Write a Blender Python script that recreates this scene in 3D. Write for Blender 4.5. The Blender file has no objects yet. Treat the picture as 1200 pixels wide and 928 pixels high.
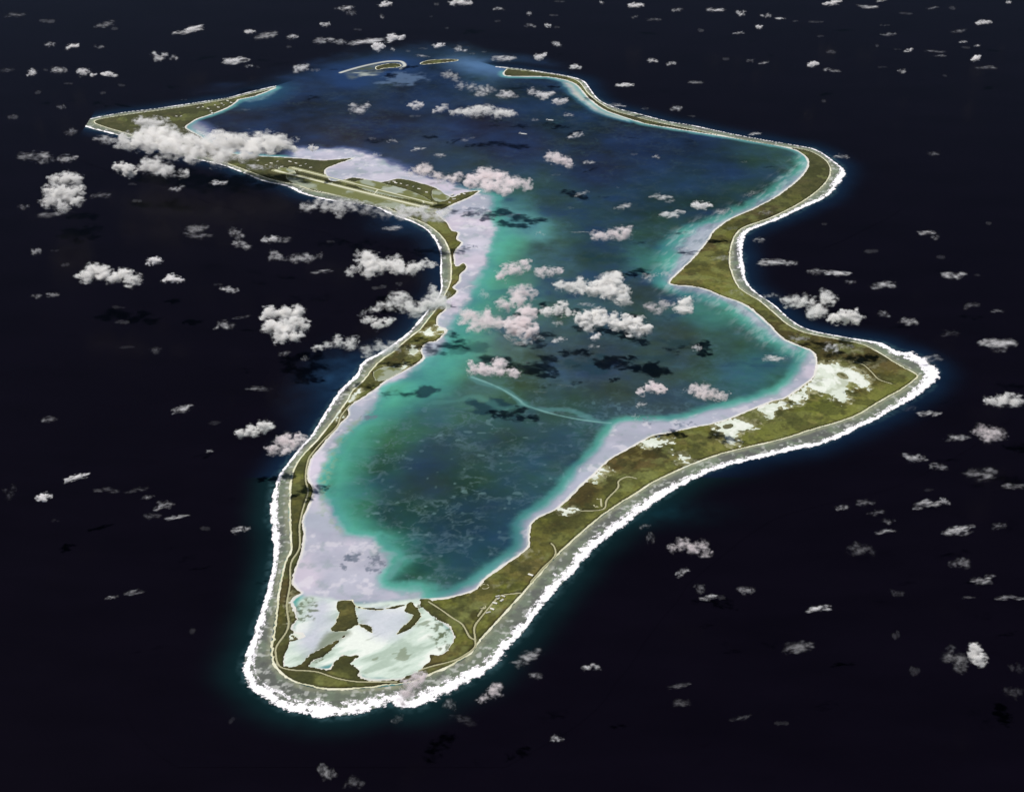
import bpy, math, random
import numpy as np

R = math.radians
random.seed(7)
rng = np.random.default_rng(11)

# ------------------------------------------------------------------ camera
FPX, CX, CY = 2000.0, 600.0, 464.0       # focal length and centre of the 1200 x 928 photograph
H = 12900.0                              # flying height in metres
PITCH = R(29.0)                          # the view dips this far below the horizon
scene = bpy.context.scene
col = scene.collection
cam_d = bpy.data.cameras.new("camera")
cam_d.lens = 36.0 * FPX / 1200.0
cam_d.sensor_width = 36.0
cam_d.sensor_fit = 'HORIZONTAL'
cam_d.clip_start = 50.0
cam_d.clip_end = 900000.0
cam = bpy.data.objects.new("camera", cam_d)
col.objects.link(cam)
cam.location = (0, 0, H)
cam.rotation_euler = (R(90) - PITCH, 0, 0)
scene.camera = cam

# ------------------------------------------------------------------ light
SUN_EL, SUN_AZ = R(57.0), R(312.0)        # azimuth clockwise from +Y: ahead of the camera, to its left
w = bpy.data.worlds.new("World")
scene.world = w
w.use_nodes = True
nt = w.node_tree
bg = nt.nodes["Background"]
sky = nt.nodes.new("ShaderNodeTexSky")
sky.sky_type = 'NISHITA'
sky.sun_disc = False
sky.sun_elevation = SUN_EL
sky.sun_rotation = SUN_AZ
sky.altitude = 3000.0
nt.links.new(sky.outputs[0], bg.inputs[0])
bg.inputs[1].default_value = 0.05
sun_d = bpy.data.lights.new("sun", 'SUN')
sun_d.energy = 5.0
sun_d.angle = R(0.5)
sun_d.color = (1.0, 0.965, 0.93)
sun = bpy.data.objects.new("sun", sun_d)
col.objects.link(sun)
sd_ = (math.sin(SUN_AZ) * math.cos(SUN_EL), math.cos(SUN_AZ) * math.cos(SUN_EL), math.sin(SUN_EL))
from mathutils import Vector
sun.rotation_euler = Vector(sd_).to_track_quat('Z', 'Y').to_euler()
sun.location = (0, 0, 20000)
scene.view_settings.view_transform = 'Standard'
scene.view_settings.look = 'None'
scene.view_settings.exposure = 0.0
scene.view_settings.gamma = 1.0
scene.cycles.volume_bounces = 6
scene.cycles.max_bounces = 8
scene.cycles.transparent_max_bounces = 24
scene.cycles.volume_max_steps = 96
scene.cycles.volume_step_rate = 1.0

# ------------------------------------------------------------------ helpers
def tag(o, label=None, cat=None, group=None, kind=None):
    if label: o["label"] = label
    if cat: o["category"] = cat
    if group: o["group"] = group
    if kind: o["kind"] = kind
    return o

SP, CP = math.sin(PITCH), math.cos(PITCH)
def at(px, py, z=0.0):
    """where the sight line through a photograph pixel meets the level z (metres)"""
    x = (px - CX) / FPX; y = (CY - py) / FPX
    dy = CP + y * SP; dz = -SP + y * CP
    t = (z - H) / dz
    return x * t, dy * t, t             # t is the depth along the view axis

def lin(c):
    out = []
    for v in c:
        v = v / 255.0
        out.append(v / 12.92 if v <= 0.04045 else ((v + 0.055) / 1.055) ** 2.4)
    return np.array(out, np.float32)

def smooth(a, b, x):
    t = np.clip((x - a) / (b - a), 0, 1)
    return t * t * (3 - 2 * t)

def curve(pts, closed, n=4):
    """Catmull-Rom through traced points (extra columns ride along)"""
    P = np.array(pts, float); m = len(P); out = []
    for i in range(m if closed else m - 1):
        if closed:
            p0, p1, p2, p3 = P[(i - 1) % m], P[i], P[(i + 1) % m], P[(i + 2) % m]
        else:
            p0, p1, p2, p3 = P[max(i - 1, 0)], P[i], P[i + 1], P[min(i + 2, m - 1)]
        for k in range(n):
            t = k / n
            q = 0.5 * (2 * p1 + (p2 - p0) * t + (2 * p0 - 5 * p1 + 4 * p2 - p3) * t * t + (3 * p1 - p0 - 3 * p2 + p3) * t ** 3)
            out.append(q)
    if not closed: out.append(P[-1])
    return np.array(out)

def wpts(pts, closed=True, n=3):
    """photo pixels -> smoothed outline in metres on the sea plane"""
    P = []
    for p in pts:
        x, y, _ = at(p[0], p[1]); P.append((x, y) + tuple(p[2:]))
    return curve(P, closed, n) if n > 1 else np.array(P, float)

# ------------------------------------------------------------------ survey grid in metres
XS = np.arange(-9300.0, 7600.0, 11.0)
ys = [14700.0]
while ys[-1] < 43500: ys.append(ys[-1] + 13.0 + (ys[-1] - 14700.0) / 28000.0 * 26.0)
YS = np.array(ys)
NX, NY = len(XS), len(YS)
GX, GY = np.meshgrid(XS, YS)
GX = GX.astype(np.float32); GY = GY.astype(np.float32)

def vnoise(scale, seed, X=None, Y=None):
    X = GX if X is None else X; Y = GY if Y is None else Y
    r = np.random.default_rng(seed).random((256, 256)).astype(np.float32)
    u = X / scale + 1000.0 + seed * 0.37; v = Y / scale + 1000.0 + seed * 0.71
    iu = np.floor(u).astype(np.int32); iv = np.floor(v).astype(np.int32)
    fu = u - iu; fv = v - iv
    fu = fu * fu * (3 - 2 * fu); fv = fv * fv * (3 - 2 * fv)
    a = r[iv & 255, iu & 255]; b = r[iv & 255, (iu + 1) & 255]
    c = r[(iv + 1) & 255, iu & 255]; d = r[(iv + 1) & 255, (iu + 1) & 255]
    return (a + (b - a) * fu) * (1 - fv) + (c + (d - c) * fu) * fv

def fbm(scale, seed, octv=4, X=None, Y=None, gain=0.55):
    s = 0; a = 1.0; t = 0
    for k in range(octv):
        s = s + a * vnoise(scale / 2 ** k, seed + 17 * k, X, Y); t += a; a *= gain
    return s / t                          # 0..1, mean .5

def inside(P):
    cnt = np.zeros((NY, NX + 1), np.int16)
    m = len(P)
    for i in range(m):
        x0, y0 = P[i][:2]; x1, y1 = P[(i + 1) % m][:2]
        if y0 == y1: continue
        lo, hi = min(y0, y1), max(y0, y1)
        a, b = np.searchsorted(YS, lo), np.searchsorted(YS, hi)
        if b <= a: continue
        rows = np.arange(a, b)
        xc = x0 + (YS[a:b] - y0) / (y1 - y0) * (x1 - x0)
        np.add.at(cnt, (rows, np.searchsorted(XS, xc)), 1)
    return (np.cumsum(cnt, axis=1)[:, :NX] & 1).astype(bool)

def dist(P, margin, closed=True, extra=False):
    D = np.full((NY, NX), float(margin), np.float32)
    E = np.zeros((NY, NX), np.float32) if extra else None
    m = len(P)
    for i in range(m if closed else m - 1):
        p, q = P[i], P[(i + 1) % m]
        x0, y0, x1, y1 = p[0], p[1], q[0], q[1]
        a, b = np.searchsorted(XS, min(x0, x1) - margin), np.searchsorted(XS, max(x0, x1) + margin)
        c, d = np.searchsorted(YS, min(y0, y1) - margin), np.searchsorted(YS, max(y0, y1) + margin)
        if a >= b or c >= d: continue
        X = XS[a:b][None, :]; Y = YS[c:d][:, None]
        dx, dy = x1 - x0, y1 - y0; L = dx * dx + dy * dy
        if L < 1e-6: continue
        t = np.clip(((X - x0) * dx + (Y - y0) * dy) / L, 0, 1)
        dd = np.sqrt((X - x0 - t * dx) ** 2 + (Y - y0 - t * dy) ** 2).astype(np.float32)
        S = D[c:d, a:b]; k = dd < S
        S[k] = dd[k]
        if extra:
            E[c:d, a:b][k] = (p[2] + t * (q[2] - p[2]))[k]
    return (D, E) if extra else D

def sdf(pts, margin=600, n=3):
    P = wpts(pts, True, n)
    D = dist(P, margin)
    return np.where(inside(P), D, -D)

def sheet(name, Z, cells, C, mat, extra=None):
    """the chosen cells of the survey grid as one mesh"""
    V = np.zeros((NY, NX), bool)
    V[:-1, :-1] |= cells; V[1:, :-1] |= cells; V[:-1, 1:] |= cells; V[1:, 1:] |= cells
    idx = np.full((NY, NX), -1, np.int32); n = int(V.sum()); idx[V] = np.arange(n)
    co = np.stack([GX[V], GY[V], Z[V].astype(np.float32)], 1).astype(np.float32)
    a, b, c, d = idx[:-1, :-1][cells], idx[:-1, 1:][cells], idx[1:, 1:][cells], idx[1:, :-1][cells]
    F = np.stack([a, b, c, d], 1).astype(np.int32); nf = len(F)
    me = bpy.data.meshes.new(name)
    me.vertices.add(n); me.vertices.foreach_set("co", co.ravel())
    me.loops.add(nf * 4); me.loops.foreach_set("vertex_index", F.ravel())
    me.polygons.add(nf)
    me.polygons.foreach_set("loop_start", np.arange(0, nf * 4, 4, dtype=np.int32))
    me.polygons.foreach_set("use_smooth", np.ones(nf, bool))
    me.update(calc_edges=True)
    at_ = me.attributes.new("col", 'FLOAT_COLOR', 'POINT')
    rgba = np.ones((n, 4), np.float32); rgba[:, :3] = C[V]
    at_.data.foreach_set("color", rgba.ravel())
    if extra is not None:
        e = me.attributes.new("gloss", 'FLOAT', 'POINT')
        e.data.foreach_set("value", extra[V].astype(np.float32))
    me.materials.append(mat)
    o = bpy.data.objects.new(name, me); col.objects.link(o)
    return o

# ------------------------------------------------------------------ materials
def new_mat(name):
    m = bpy.data.materials.new(name); m.use_nodes = True
    t = m.node_tree; t.nodes.clear()
    out = t.nodes.new("ShaderNodeOutputMaterial")
    return m, t, out

def plain(name, rgb, rough=0.7, metal=0.0, vary=0.12, scale=0.2):
    m, t, out = new_mat(name)
    p = t.nodes.new("ShaderNodeBsdfPrincipled"); p.inputs["Roughness"].default_value = rough
    p.inputs["Metallic"].default_value = metal
    tc = t.nodes.new("ShaderNodeTexCoord"); n = t.nodes.new("ShaderNodeTexNoise"); n.inputs["Scale"].default_value = scale
    n.inputs["Detail"].default_value = 5
    mx = t.nodes.new("ShaderNodeMixRGB"); mx.blend_type = 'MULTIPLY'; mx.inputs[0].default_value = 1.0
    mx.inputs[1].default_value = (*rgb, 1)
    mr = t.nodes.new("ShaderNodeMapRange"); mr.inputs[3].default_value = 1 - vary; mr.inputs[4].default_value = 1 + vary
    t.links.new(tc.outputs["Object"], n.inputs["Vector"]); t.links.new(n.outputs[0], mr.inputs[0])
    t.links.new(mr.outputs[0], mx.inputs[2]); t.links.new(mx.outputs[0], p.inputs["Base Color"])
    t.links.new(p.outputs[0], out.inputs[0])
    return m

OCEAN = lin((8, 6, 14))

def water_mat():
    m, t, out = new_mat("sea_water")
    N = t.nodes; L = t.links
    p = N.new("ShaderNodeBsdfPrincipled")
    p.inputs["IOR"].default_value = 1.33
    p.inputs["Roughness"].default_value = 0.24
    p.inputs["Specular IOR Level"].default_value = 0.03
    a = N.new("ShaderNodeAttribute"); a.attribute_name = "col"
    tc = N.new("ShaderNodeTexCoord")
    n = N.new("ShaderNodeTexNoise"); n.inputs["Scale"].default_value = 0.0011; n.inputs["Detail"].default_value = 8; n.inputs["Roughness"].default_value = 0.6
    mp = N.new("ShaderNodeMapping"); mp.inputs["Scale"].default_value = (0.45, 1, 1); mp.inputs["Rotation"].default_value = (0, 0, 0.5)
    L.new(tc.outputs["Object"], mp.inputs["Vector"]); L.new(mp.outputs[0], n.inputs["Vector"])
    mr = N.new("ShaderNodeMapRange"); mr.inputs[1].default_value = 0.3; mr.inputs[2].default_value = 0.7; mr.inputs[3].default_value = 0.84; mr.inputs[4].default_value = 1.16
    L.new(n.outputs[0], mr.inputs[0])
    mx = N.new("ShaderNodeMixRGB"); mx.blend_type = 'MULTIPLY'; mx.inputs[0].default_value = 1
    L.new(a.outputs["Color"], mx.inputs[1]); L.new(mr.outputs[0], mx.inputs[2]); L.new(mx.outputs[0], p.inputs["Base Color"])
    # wind chop
    n2 = N.new("ShaderNodeTexNoise"); n2.inputs["Scale"].default_value = 0.02; n2.inputs["Detail"].default_value = 4
    b = N.new("ShaderNodeBump"); b.inputs["Strength"].default_value = 0.12; b.inputs["Distance"].default_value = 1.5
    L.new(tc.outputs["Object"], n2.inputs["Vector"]); L.new(n2.outputs[0], b.inputs["Height"]); L.new(b.outputs[0], p.inputs["Normal"])
    L.new(p.outputs[0], out.inputs[0])
    return m

def ground_mat(name, rough, scale, vary, bump):
    m, t, out = new_mat(name)
    N = t.nodes; L = t.links
    p = N.new("ShaderNodeBsdfPrincipled"); p.inputs["Roughness"].default_value = rough
    p.inputs["Specular IOR Level"].default_value = 0.15
    a = N.new("ShaderNodeAttribute"); a.attribute_name = "col"
    tc = N.new("ShaderNodeTexCoord")
    n = N.new("ShaderNodeTexNoise"); n.inputs["Scale"].default_value = scale; n.inputs["Detail"].default_value = 6; n.inputs["Roughness"].default_value = 0.65
    L.new(tc.outputs["Object"], n.inputs["Vector"])
    mr = N.new("ShaderNodeMapRange"); mr.inputs[1].default_value = 0.25; mr.inputs[2].default_value = 0.75; mr.inputs[3].default_value = 1 - vary; mr.inputs[4].default_value = 1 + vary
    L.new(n.outputs[0], mr.inputs[0])
    mx = N.new("ShaderNodeMixRGB"); mx.blend_type = 'MULTIPLY'; mx.inputs[0].default_value = 1
    L.new(a.outputs["Color"], mx.inputs[1]); L.new(mr.outputs[0], mx.inputs[2]); L.new(mx.outputs[0], p.inputs["Base Color"])
    if bump:
        b = N.new("ShaderNodeBump"); b.inputs["Strength"].default_value = 1.0; b.inputs["Distance"].default_value = bump
        L.new(n.outputs[0], b.inputs["Height"]); L.new(b.outputs[0], p.inputs["Normal"])
    L.new(p.outputs[0], out.inputs[0])
    return m

M_WATER = water_mat()
M_LAND = ground_mat("coral_sand", 0.9, 0.02, 0.07, 0)
M_VEG = ground_mat("tree_canopy", 0.9, 0.022, 0.30, 6.0)
M_FOAM = ground_mat("surf_foam", 0.8, 0.03, 0.05, 0)
def foam_cover(m):
    """broken foam: the water shows through between the flecks"""
    t = m.node_tree; N = t.nodes; L = t.links
    out = [n for n in N if n.type == 'OUTPUT_MATERIAL'][0]; p = [n for n in N if n.type == 'BSDF_PRINCIPLED'][0]
    a = N.new("ShaderNodeAttribute"); a.attribute_name = "gloss"
    tc = N.new("ShaderNodeTexCoord"); n = N.new("ShaderNodeTexNoise"); n.inputs["Scale"].default_value = .045; n.inputs["Detail"].default_value = 4; n.inputs["Roughness"].default_value = .7
    L.new(tc.outputs["Object"], n.inputs["Vector"])
    k = N.new("ShaderNodeMath"); k.operation = 'MULTIPLY_ADD'; k.inputs[1].default_value = 2.2; k.inputs[2].default_value = -1.1; L.new(n.outputs[0], k.inputs[0])
    s = N.new("ShaderNodeMath"); s.operation = 'ADD'; L.new(a.outputs["Fac"], s.inputs[0]); L.new(k.outputs[0], s.inputs[1])
    mr = N.new("ShaderNodeMapRange"); mr.inputs[1].default_value = .12; mr.inputs[2].default_value = .62; mr.interpolation_type = 'SMOOTHSTEP'; L.new(s.outputs[0], mr.inputs[0])
    tr = N.new("ShaderNodeBsdfTransparent"); mx = N.new("ShaderNodeMixShader")
    L.new(mr.outputs[0], mx.inputs[0]); L.new(tr.outputs[0], mx.inputs[1]); L.new(p.outputs[0], mx.inputs[2]); L.new(mx.outputs[0], out.inputs[0])
foam_cover(M_FOAM)

# ------------------------------------------------------------------ traced lines (photograph pixels, put down on the sea plane)
# outer edge of the reef where the swell breaks; third value: width of the breakers in metres
REEF = [(323,101,40),(305,105,50),(285,110,50),(270,114,50),(250,117.5,45),(220,122,45),(190,126.5,45),(170,129,45),(145,132,45),(112,138,60),(98,143,40),(101,149,80),
 (127,156,90),(152,163,60),(185,175,40),(225,186,40),(258,193,50),(285,203,60),(310,213,60),(330,217,70),(342,221,90),(350,226,110),(367,231,80),(387,235,60),(415,239,50),(440,243,50),(457,251,90),(470,256,80),
 (482,260,70),(492,265,60),(500,270,60),(510,282,60),(516,297,50),(516,320,50),(517,337,50),(512,350,40),(500,365,60),(480,388,80),(462,402,90),(445,414,80),(425,425,90),(417,440,90),(400,456,90),(387,474,90),(377,490,80),(365,510,70),(354,522,60),
 (342,537,60),(327,557,75),(321,577,100),(317,601,110),(320,620,110),(321,652,90),(317,677,90),(309,707,100),(300,735,110),(294,755,130),(287,772,150),(287,790,180),(294,806,230),(315,821,250),(340,833,270),(360,834,280),(377,839,290),(415,836,280),(445,828,240),(457,822,200),
 (472,828,230),(492,826,240),(510,818,240),(535,805,220),(562,791,220),(582,777,200),(590,762,150),(612,742,150),(627,720,130),(640,705,150),(660,682,170),(675,667,150),(690,647,180),(717,625,180),(742,607,180),(762,592,190),(780,580,170),(817,559,130),(855,545,120),
 (892,536,120),(930,527,130),(967,519,110),(1005,502,120),(1035,487,130),(1060,472,140),(1085,455,180),(1096,440,220),(1094,430,260),(1072,416,240),(1050,411,160),(1032,402,120),(995,396,50),(950,387,40),(927,375,45),(907,357,50),(885,342,55),
 (874,327,80),(870,300,110),(871,280,120),(880,270,110),(915,256,110),(945,242,120),(970,230,130),(982,215,140),(990,201,140),(977,189,80),(957,176,70),(935,171,50),(872,160,40),(810,147,40),(785,143,35),(750,134,45),(720,126,55),(702,117,60),(692,105,50),(685,96,60),(672,91,60),(645,86,50),(610,81,50),(582,78.5,60)]
# landward side of that reef flat: the ocean beach
BEACH = [(323,103),(305,107.5),(285,112),(270,116),(250,119.5),(220,124.5),(190,129),(170,131.5),(145,135),(116,140),(110,144),(125,150),(139,154),(155,159),(185,170),(225,181),(260,190),(285,199),(312,209),(332,214),(345,216.5),(355,220),
 (367,224),(390,228.5),(420,235),(445,241),(462,248),(476,254),(490,259),(505,267),(519,280),(526,295),(528,315),(527,330),(522,342),(512,360),(502,372),(490,387),(475,399),(460,412),(447,421),(437,430),(425,446),(412,458),(407,468),(397,482),(382,502),(370,517),
 (355,532),(345,547),(340,565),(338.5,602),(340,630),(340,647),(334,657),(327,687),(324,712),(320,740),(317,762),(320,778),(332,791),(347,800),(372,806.5),(400,808),(435,806),(467,802.5),(485,799),(502,791.5),(530,779.5),(552,766),(565,749),(585,727),(605,705),
 (622,686),(645,660),(665,640),(692,616),(717,597),(745,579),(767,565),(805,547),(840,534),(880,523.5),(917,515),(955,503),(1000,489),(1035,469),(1060,455),(1074,444),(1076,440),(1070,436),(1050,425),(1032,414),(1010,403),(980,397),(945,390),(925,381),(907,366),
 (890,352),(867,337),(857,315),(856,300),(860,281),(871,267.5),(900,257),(930,243),(955,227),(970,212),(974,200),(970,190),(957,180.5),(943,175.5),(920,172),(880,166),(835,156.5),(785,146.5),(760,141),(738,135),(722,130.5),(705,122),(690,110),(680,97),(665,90.5),(635,85.5),(610,82.5),(594,81)]
# lagoon shore, from the north east tip clockwise back to the north west spit
SHORE = [(590,85),(592,89),(610,90),(642,90.5),(665,95),(677,101),(688,114),(706,128),(722,134.5),(745,142),(760,146),(797,152),(847,160),(890,167),(925,174),(940,180.5),(947,190),(943,202),(930,215),(910,230),(880,246),(855,257),(837,270),(827,285),(812,302),(797,317),(784,330),
 (789,334),(810,336),(827,339.5),(845,347),(870,356),(887,368),(900,380),(915,395),(925,401),(940,407),(952,412),(956,422),(955,433),(950,444),(940,452),(920,466),(905,470),(887,477),(865,486),(855,490),(835,496),(810,501),(787,506),(765,510),(752,516),(730,529),
 (712,539),(695,556),(680,569),(667,582),(650,597),(630,606),(620,617),(619,630),(618,641),(605,652),(587,664),(567,679),(557,690),(542,696),(525,700),(507,702),(493,703),
 (495,713),(505,720),(515,727),(527,735),(532,747),(525,761),(513,767),(505,768),(504,774),(492,784),(485,790),(465,795),(435,796),(423,792),(422,785),(414,777),(424,768),(402,768),(393,775),(386,784),(370,783),(362,779),(374,771),(388,763),(400,751),(404,744),(392,750),(377,760),(361,768),(346,780),(335,781),
 (331,779),(334,767),(342,753),(359,745),(342,736),(350,721),(342,705),(354,695),(350,690),(344,680),(350,660),(355,645),(357,625),(356,610),(361,597),(367,581),(368,572),(362,560),(365,540),(375,527),(383,517),(400,497),(410,486),(409,478),(420,470),(440,457),(452,447),(467,439),(485,429),
 (497,420),(494,411),(502,402),(512,400),(524,387),(513,381),(515,370),(524,362),(521,354),(530,349),(537,342),(532,337),(539,330),(540,322),(546,317),(547,311),(542,308),(535,312),(533,300),(536,292),(542,285),(536,280),(538,273),(530,270),(525,262),(514,252),(510,248),(519,246),(531,240),(547,233.5),(560,226),
 (561,223.5),(540,226.5),(530,231),(520,227),(513,221),(500,216.5),(480,211.5),(465,209.5),(447,213.5),(425,209.5),(412,208.5),(397,212),(386,210.5),(381,200),(390,195),(400,191),(415,185.5),(400,186.5),(377,188),(355,186),(330,184.5),(300,183),(270,180),(250,172),(235,160),(222,153),(218,149),(224,144),(232,139.5),(250,133.5),(267,126.5),(278,119),(280,117),(300,112.5),(323,103.5)]

reefP = wpts(REEF, False, 4)
beachP = wpts(BEACH, False, 4)
shoreP = wpts(SHORE, False, 3)
landP = np.vstack([beachP[:, :2], shoreP[:, :2]])
north = wpts([(560,72),(535,64),(505,64),(470,64),(430,70),(395,79),(360,90),(335,97)], False, 4)
platP = np.vstack([reefP[:, :2], north[:, :2]])
flatP = np.vstack([reefP[:, :2], beachP[::-1, :2]])

# shared noise fields
n_far = fbm(2600, 3, 4); n_mid = fbm(700, 5, 5); n_sml = fbm(190, 9, 4); n_fine = fbm(60, 21, 3); n_grit = vnoise(24, 33)

d_land = dist(landP, 900)
sd_land = np.where(inside(landP), d_land, -d_land)
sd_land = sd_land + (n_fine - .5) * 26 + (n_sml - .5) * 22
xc_, yc_, _ = at(430, 748); pn = np.exp(-(((GX - xc_) / 1000) ** 2 + ((GY - yc_) / 900) ** 2) * .8)
sd_land = sd_land + pn * ((n_fine - .5) * 70 + (n_sml - .5) * 90)
in_plat = inside(platP)
d_plat = dist(platP, 1500)
sd_plat = np.where(in_plat, d_plat, -d_plat)
in_flat = inside(flatP)
d_reef, w_reef = dist(reefP, 700, False, True)

# islets in the pond and the small islands at the northern passes
ISLETS = [
 [(396,705),(406,703),(415,705),(419,722),(422,730),(435,735),(437,742),(430,739),(420,733),(412,736),(400,740),(386,739),(392,730),(397,720),(395,712)],
 [(414,709.5),(425,711),(440,712.5),(455,711.5),(472,708.5),(472,710.5),(455,714),(438,715),(422,713.5)],
 [(480,706),(487,710),(494,722),(482,735),(465,743),(478,729),(484,721),(474,715)],
]
sd_islet = np.maximum.reduce([sdf(I_, 300) for I_ in ISLETS]) + (n_fine - .5) * 50 + (n_sml - .5) * 30
sd_mid = sdf([(492,74.5),(502,71),(520,69.8),(535,70),(536,71.8),(515,74.3),(496,76)], 500, 2) + (n_fine - .5) * 24
sd_nreef = sdf([(399,85),(412,81),(427,77),(442,74),(455,72),(468,72),(474,75),(473,80),(458,82),(450,86),(440,89),(425,90),(412,95),(404,90)], 700, 2) + (n_fine - .5) * 60
sd_islN = sdf([(440,79),(448,76),(460,74.5),(468,75.5),(470,78),(460,80),(450,80.5),(442,82)], 500, 2) + (n_sml - .5) * 60
sd_all = np.maximum.reduce([sd_land, sd_islet, sd_mid, sd_islN])

# ------------------------------------------------------------------ what the sea bed, sand and plants look like
EXPO = 1.40
def alb(c): return lin(c) / EXPO
def walb(c):                              # a water tint less the sky it mirrors
    g = .3 * c[0] + .4 * c[1] + .3 * c[2]
    c = (c[0] * .75 + g * .25, c[1] * .93 + g * .07, c[2] * .74 + g * .14)
    return np.maximum(lin(c) - np.array((.003, .007, .020), np.float32), .0012) / EXPO * 1.08

def put(C, rgb, m):
    """lay a colour over the field C with coverage m (0..1)"""
    a = np.clip(m, 0, 1)[..., None]
    C *= (1 - a); C += a * np.asarray(rgb, np.float32)

CTRL = [  # depth tint of the lagoon water at known spots
 (340,125,(30,42,78)),(260,145,(38,46,84)),(320,160,(36,44,82)),(450,150,(36,42,80)),(600,170,(34,38,74)),(700,200,(32,40,74)),(850,200,(24,48,76)),(800,165,(24,40,72)),(900,195,(40,80,100)),(920,190,(52,98,112)),(400,105,(28,46,88)),
 (470,110,(26,42,86)),(520,90,(20,42,94)),(560,82,(44,84,136)),(440,98,(36,62,104)),(620,100,(22,44,80)),(660,130,(22,48,78)),(400,170,(54,60,100)),(470,180,(52,66,104)),(540,195,(46,72,104)),(560,150,(36,40,80)),(750,170,(26,36,68)),
 (650,240,(42,78,102)),(600,245,(58,116,128)),(640,290,(58,100,118)),(600,275,(76,160,146)),(620,262,(66,126,130)),(700,300,(38,74,92)),(740,240,(30,62,84)),(700,260,(38,76,98)),(780,280,(44,90,108)),(770,310,(56,128,128)),(660,330,(60,98,112)),(750,340,(52,80,98)),(810,230,(30,64,88)),(870,225,(38,78,98)),
 (590,310,(72,128,128)),(580,340,(76,160,142)),(560,400,(84,144,134)),(600,400,(78,110,114)),(640,410,(62,88,102)),(700,425,(50,70,86)),(800,400,(58,86,102)),(850,400,(54,98,108)),(890,430,(50,112,120)),(750,460,(58,86,104)),(620,440,(60,94,108)),(570,455,(70,120,120)),(840,365,(60,136,136)),
 (530,520,(50,86,88)),(550,600,(33,66,68)),(600,520,(44,82,84)),(500,560,(36,66,68)),(450,560,(40,86,80)),(460,600,(34,74,74)),(570,650,(34,80,82)),(640,530,(44,90,92)),(500,660,(30,86,84)),(520,480,(60,114,106)),(600,480,(52,96,98)),(520,620,(32,68,70)),(430,580,(48,118,102)),(650,500,(52,100,104)),
 (470,630,(34,88,84)),(470,500,(56,116,102)),(500,690,(56,106,110)),
]
lag = np.zeros((NY, NX, 3), np.float32); wt = np.zeros((NY, NX), np.float32)
for px, py, c in CTRL:
    x, y, t = at(px, py)
    r = 45.0 * t / FPX
    q = ((GX - x) ** 2 + ((GY - y) * 0.62) ** 2) / (r * r)
    k = 1.0 / (0.08 + q) ** 1.8
    wt += k; lag += k[..., None] * walb(c)
lag /= wt[..., None]; del wt
lag *= (1 + 0.45 * (n_mid - .5) + 0.35 * (n_sml - .5))[..., None]
# filaments of paler silt drifting in the southern basin
sy = smooth(at(600, 440)[1], at(600, 500)[1], GY)
web = np.zeros_like(n_mid)
for sc_, sd__, k_ in ((520, 71, 1.0), (300, 141, .8), (900, 151, .9)):
    q = fbm(sc_, sd__, 5, (GX + (n_mid - .5) * 300) * .6, GY + (n_sml - .5) * 240, .62)
    web = np.maximum(web, np.clip(1 - np.abs(2 * q - 1) * 13, 0, 1) * k_ * smooth(.36, .56, fbm(900, sd__ + 5, 3)))
web *= .35 + .65 * smooth(.25, .55, n_fine)
put(lag, alb((100, 128, 128)), web * .60 * sy * in_plat)
put(lag, alb((96, 122, 140)), web * .16 * (1 - sy) * in_plat)
put(lag, alb((120, 156, 150)), smooth(.76, .84, fbm(130, 163, 2)) * .45 * sy * in_plat)
put(lag, alb((58, 70, 80)), smooth(.5, .7, fbm(900, 171, 4)) * .35 * sy)
dk = smooth(.095, .045, lag.mean(2))[..., None]
nn = (1 - sy)[..., None]
lag *= (1 - dk * (np.array((.12, .10, .22), np.float32) * (1 - nn) + np.array((.20, .28, .62), np.float32) * nn))
patch = smooth(.60, .72, n_mid)
put(lag, alb((28, 46, 62)), patch * .35 * (GY > at(600, 430)[1]) * (GY < at(600, 230)[1]))

TURQ = alb((98, 184, 162)); TURQ2 = alb((150, 200, 194)); PALE = alb((204, 204, 217)); PALE2 = alb((190, 190, 208))
def shelf(pts, width, turq=TURQ, strength=1.0, pale=PALE, wob=1.0, n=2, margin=1500):
    s = sdf(pts, margin, n) + wob * ((n_mid - .5) * 260 + (n_sml - .5) * 120)
    w_ = width * (.7 + .6 * n_far)
    t = smooth(0, 1, (s + w_) / (w_ * 1.7)) + (n_sml - .5) * .12 + (n_fine - .5) * .08
    nl = smooth(at(0, 232)[1], at(0, 212)[1], GY) * (GX < at(640, 200)[0])          # the airfield shallows fade to slate, not green
    put(lag, alb((92, 104, 138)), smooth(0.02, .6, t) * nl * .9)
    put(lag, turq, smooth(0.02, .5, t) * .93 * strength * (1 - nl))
    put(lag, alb((150, 152, 178)), smooth(.45, .74, t) * nl * .9)
    put(lag, TURQ2, smooth(.45, .74, t) * .85 * strength * (1 - nl))
    put(lag, alb((172, 186, 194)), smooth(.66, .86, t) * .9)
    put(lag, pale, smooth(.78, 1.0, t))
    return s

# turquoise banks beneath the shelves
def bank(pts, width, c, k=1.0, wob=1.0):
    s = sdf(pts, 1400, 2) + wob * ((n_mid - .5) * 260 + (n_sml - .5) * 120)
    put(lag, alb(c), smooth(-width, width, s) * k)
bank([(573,262),(600,262),(607,285),(598,300),(580,330),(566,360),(556,390),(548,420),(530,450),(500,465),(470,480),(445,500),(425,530),(412,565),(415,600),(440,622),(470,640),(465,665),(450,665),(400,640),(380,580),(400,500),(460,450),(520,400),(560,320)], 400, (96,192,160), .97)
bank([(560,238),(590,240),(640,262),(640,285),(610,275),(575,262)], 260, (110,178,172), .7)
bank([(772,300),(790,275),(830,262),(860,258),(800,318),(775,335)], 250, (84,172,158), .85)

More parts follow.
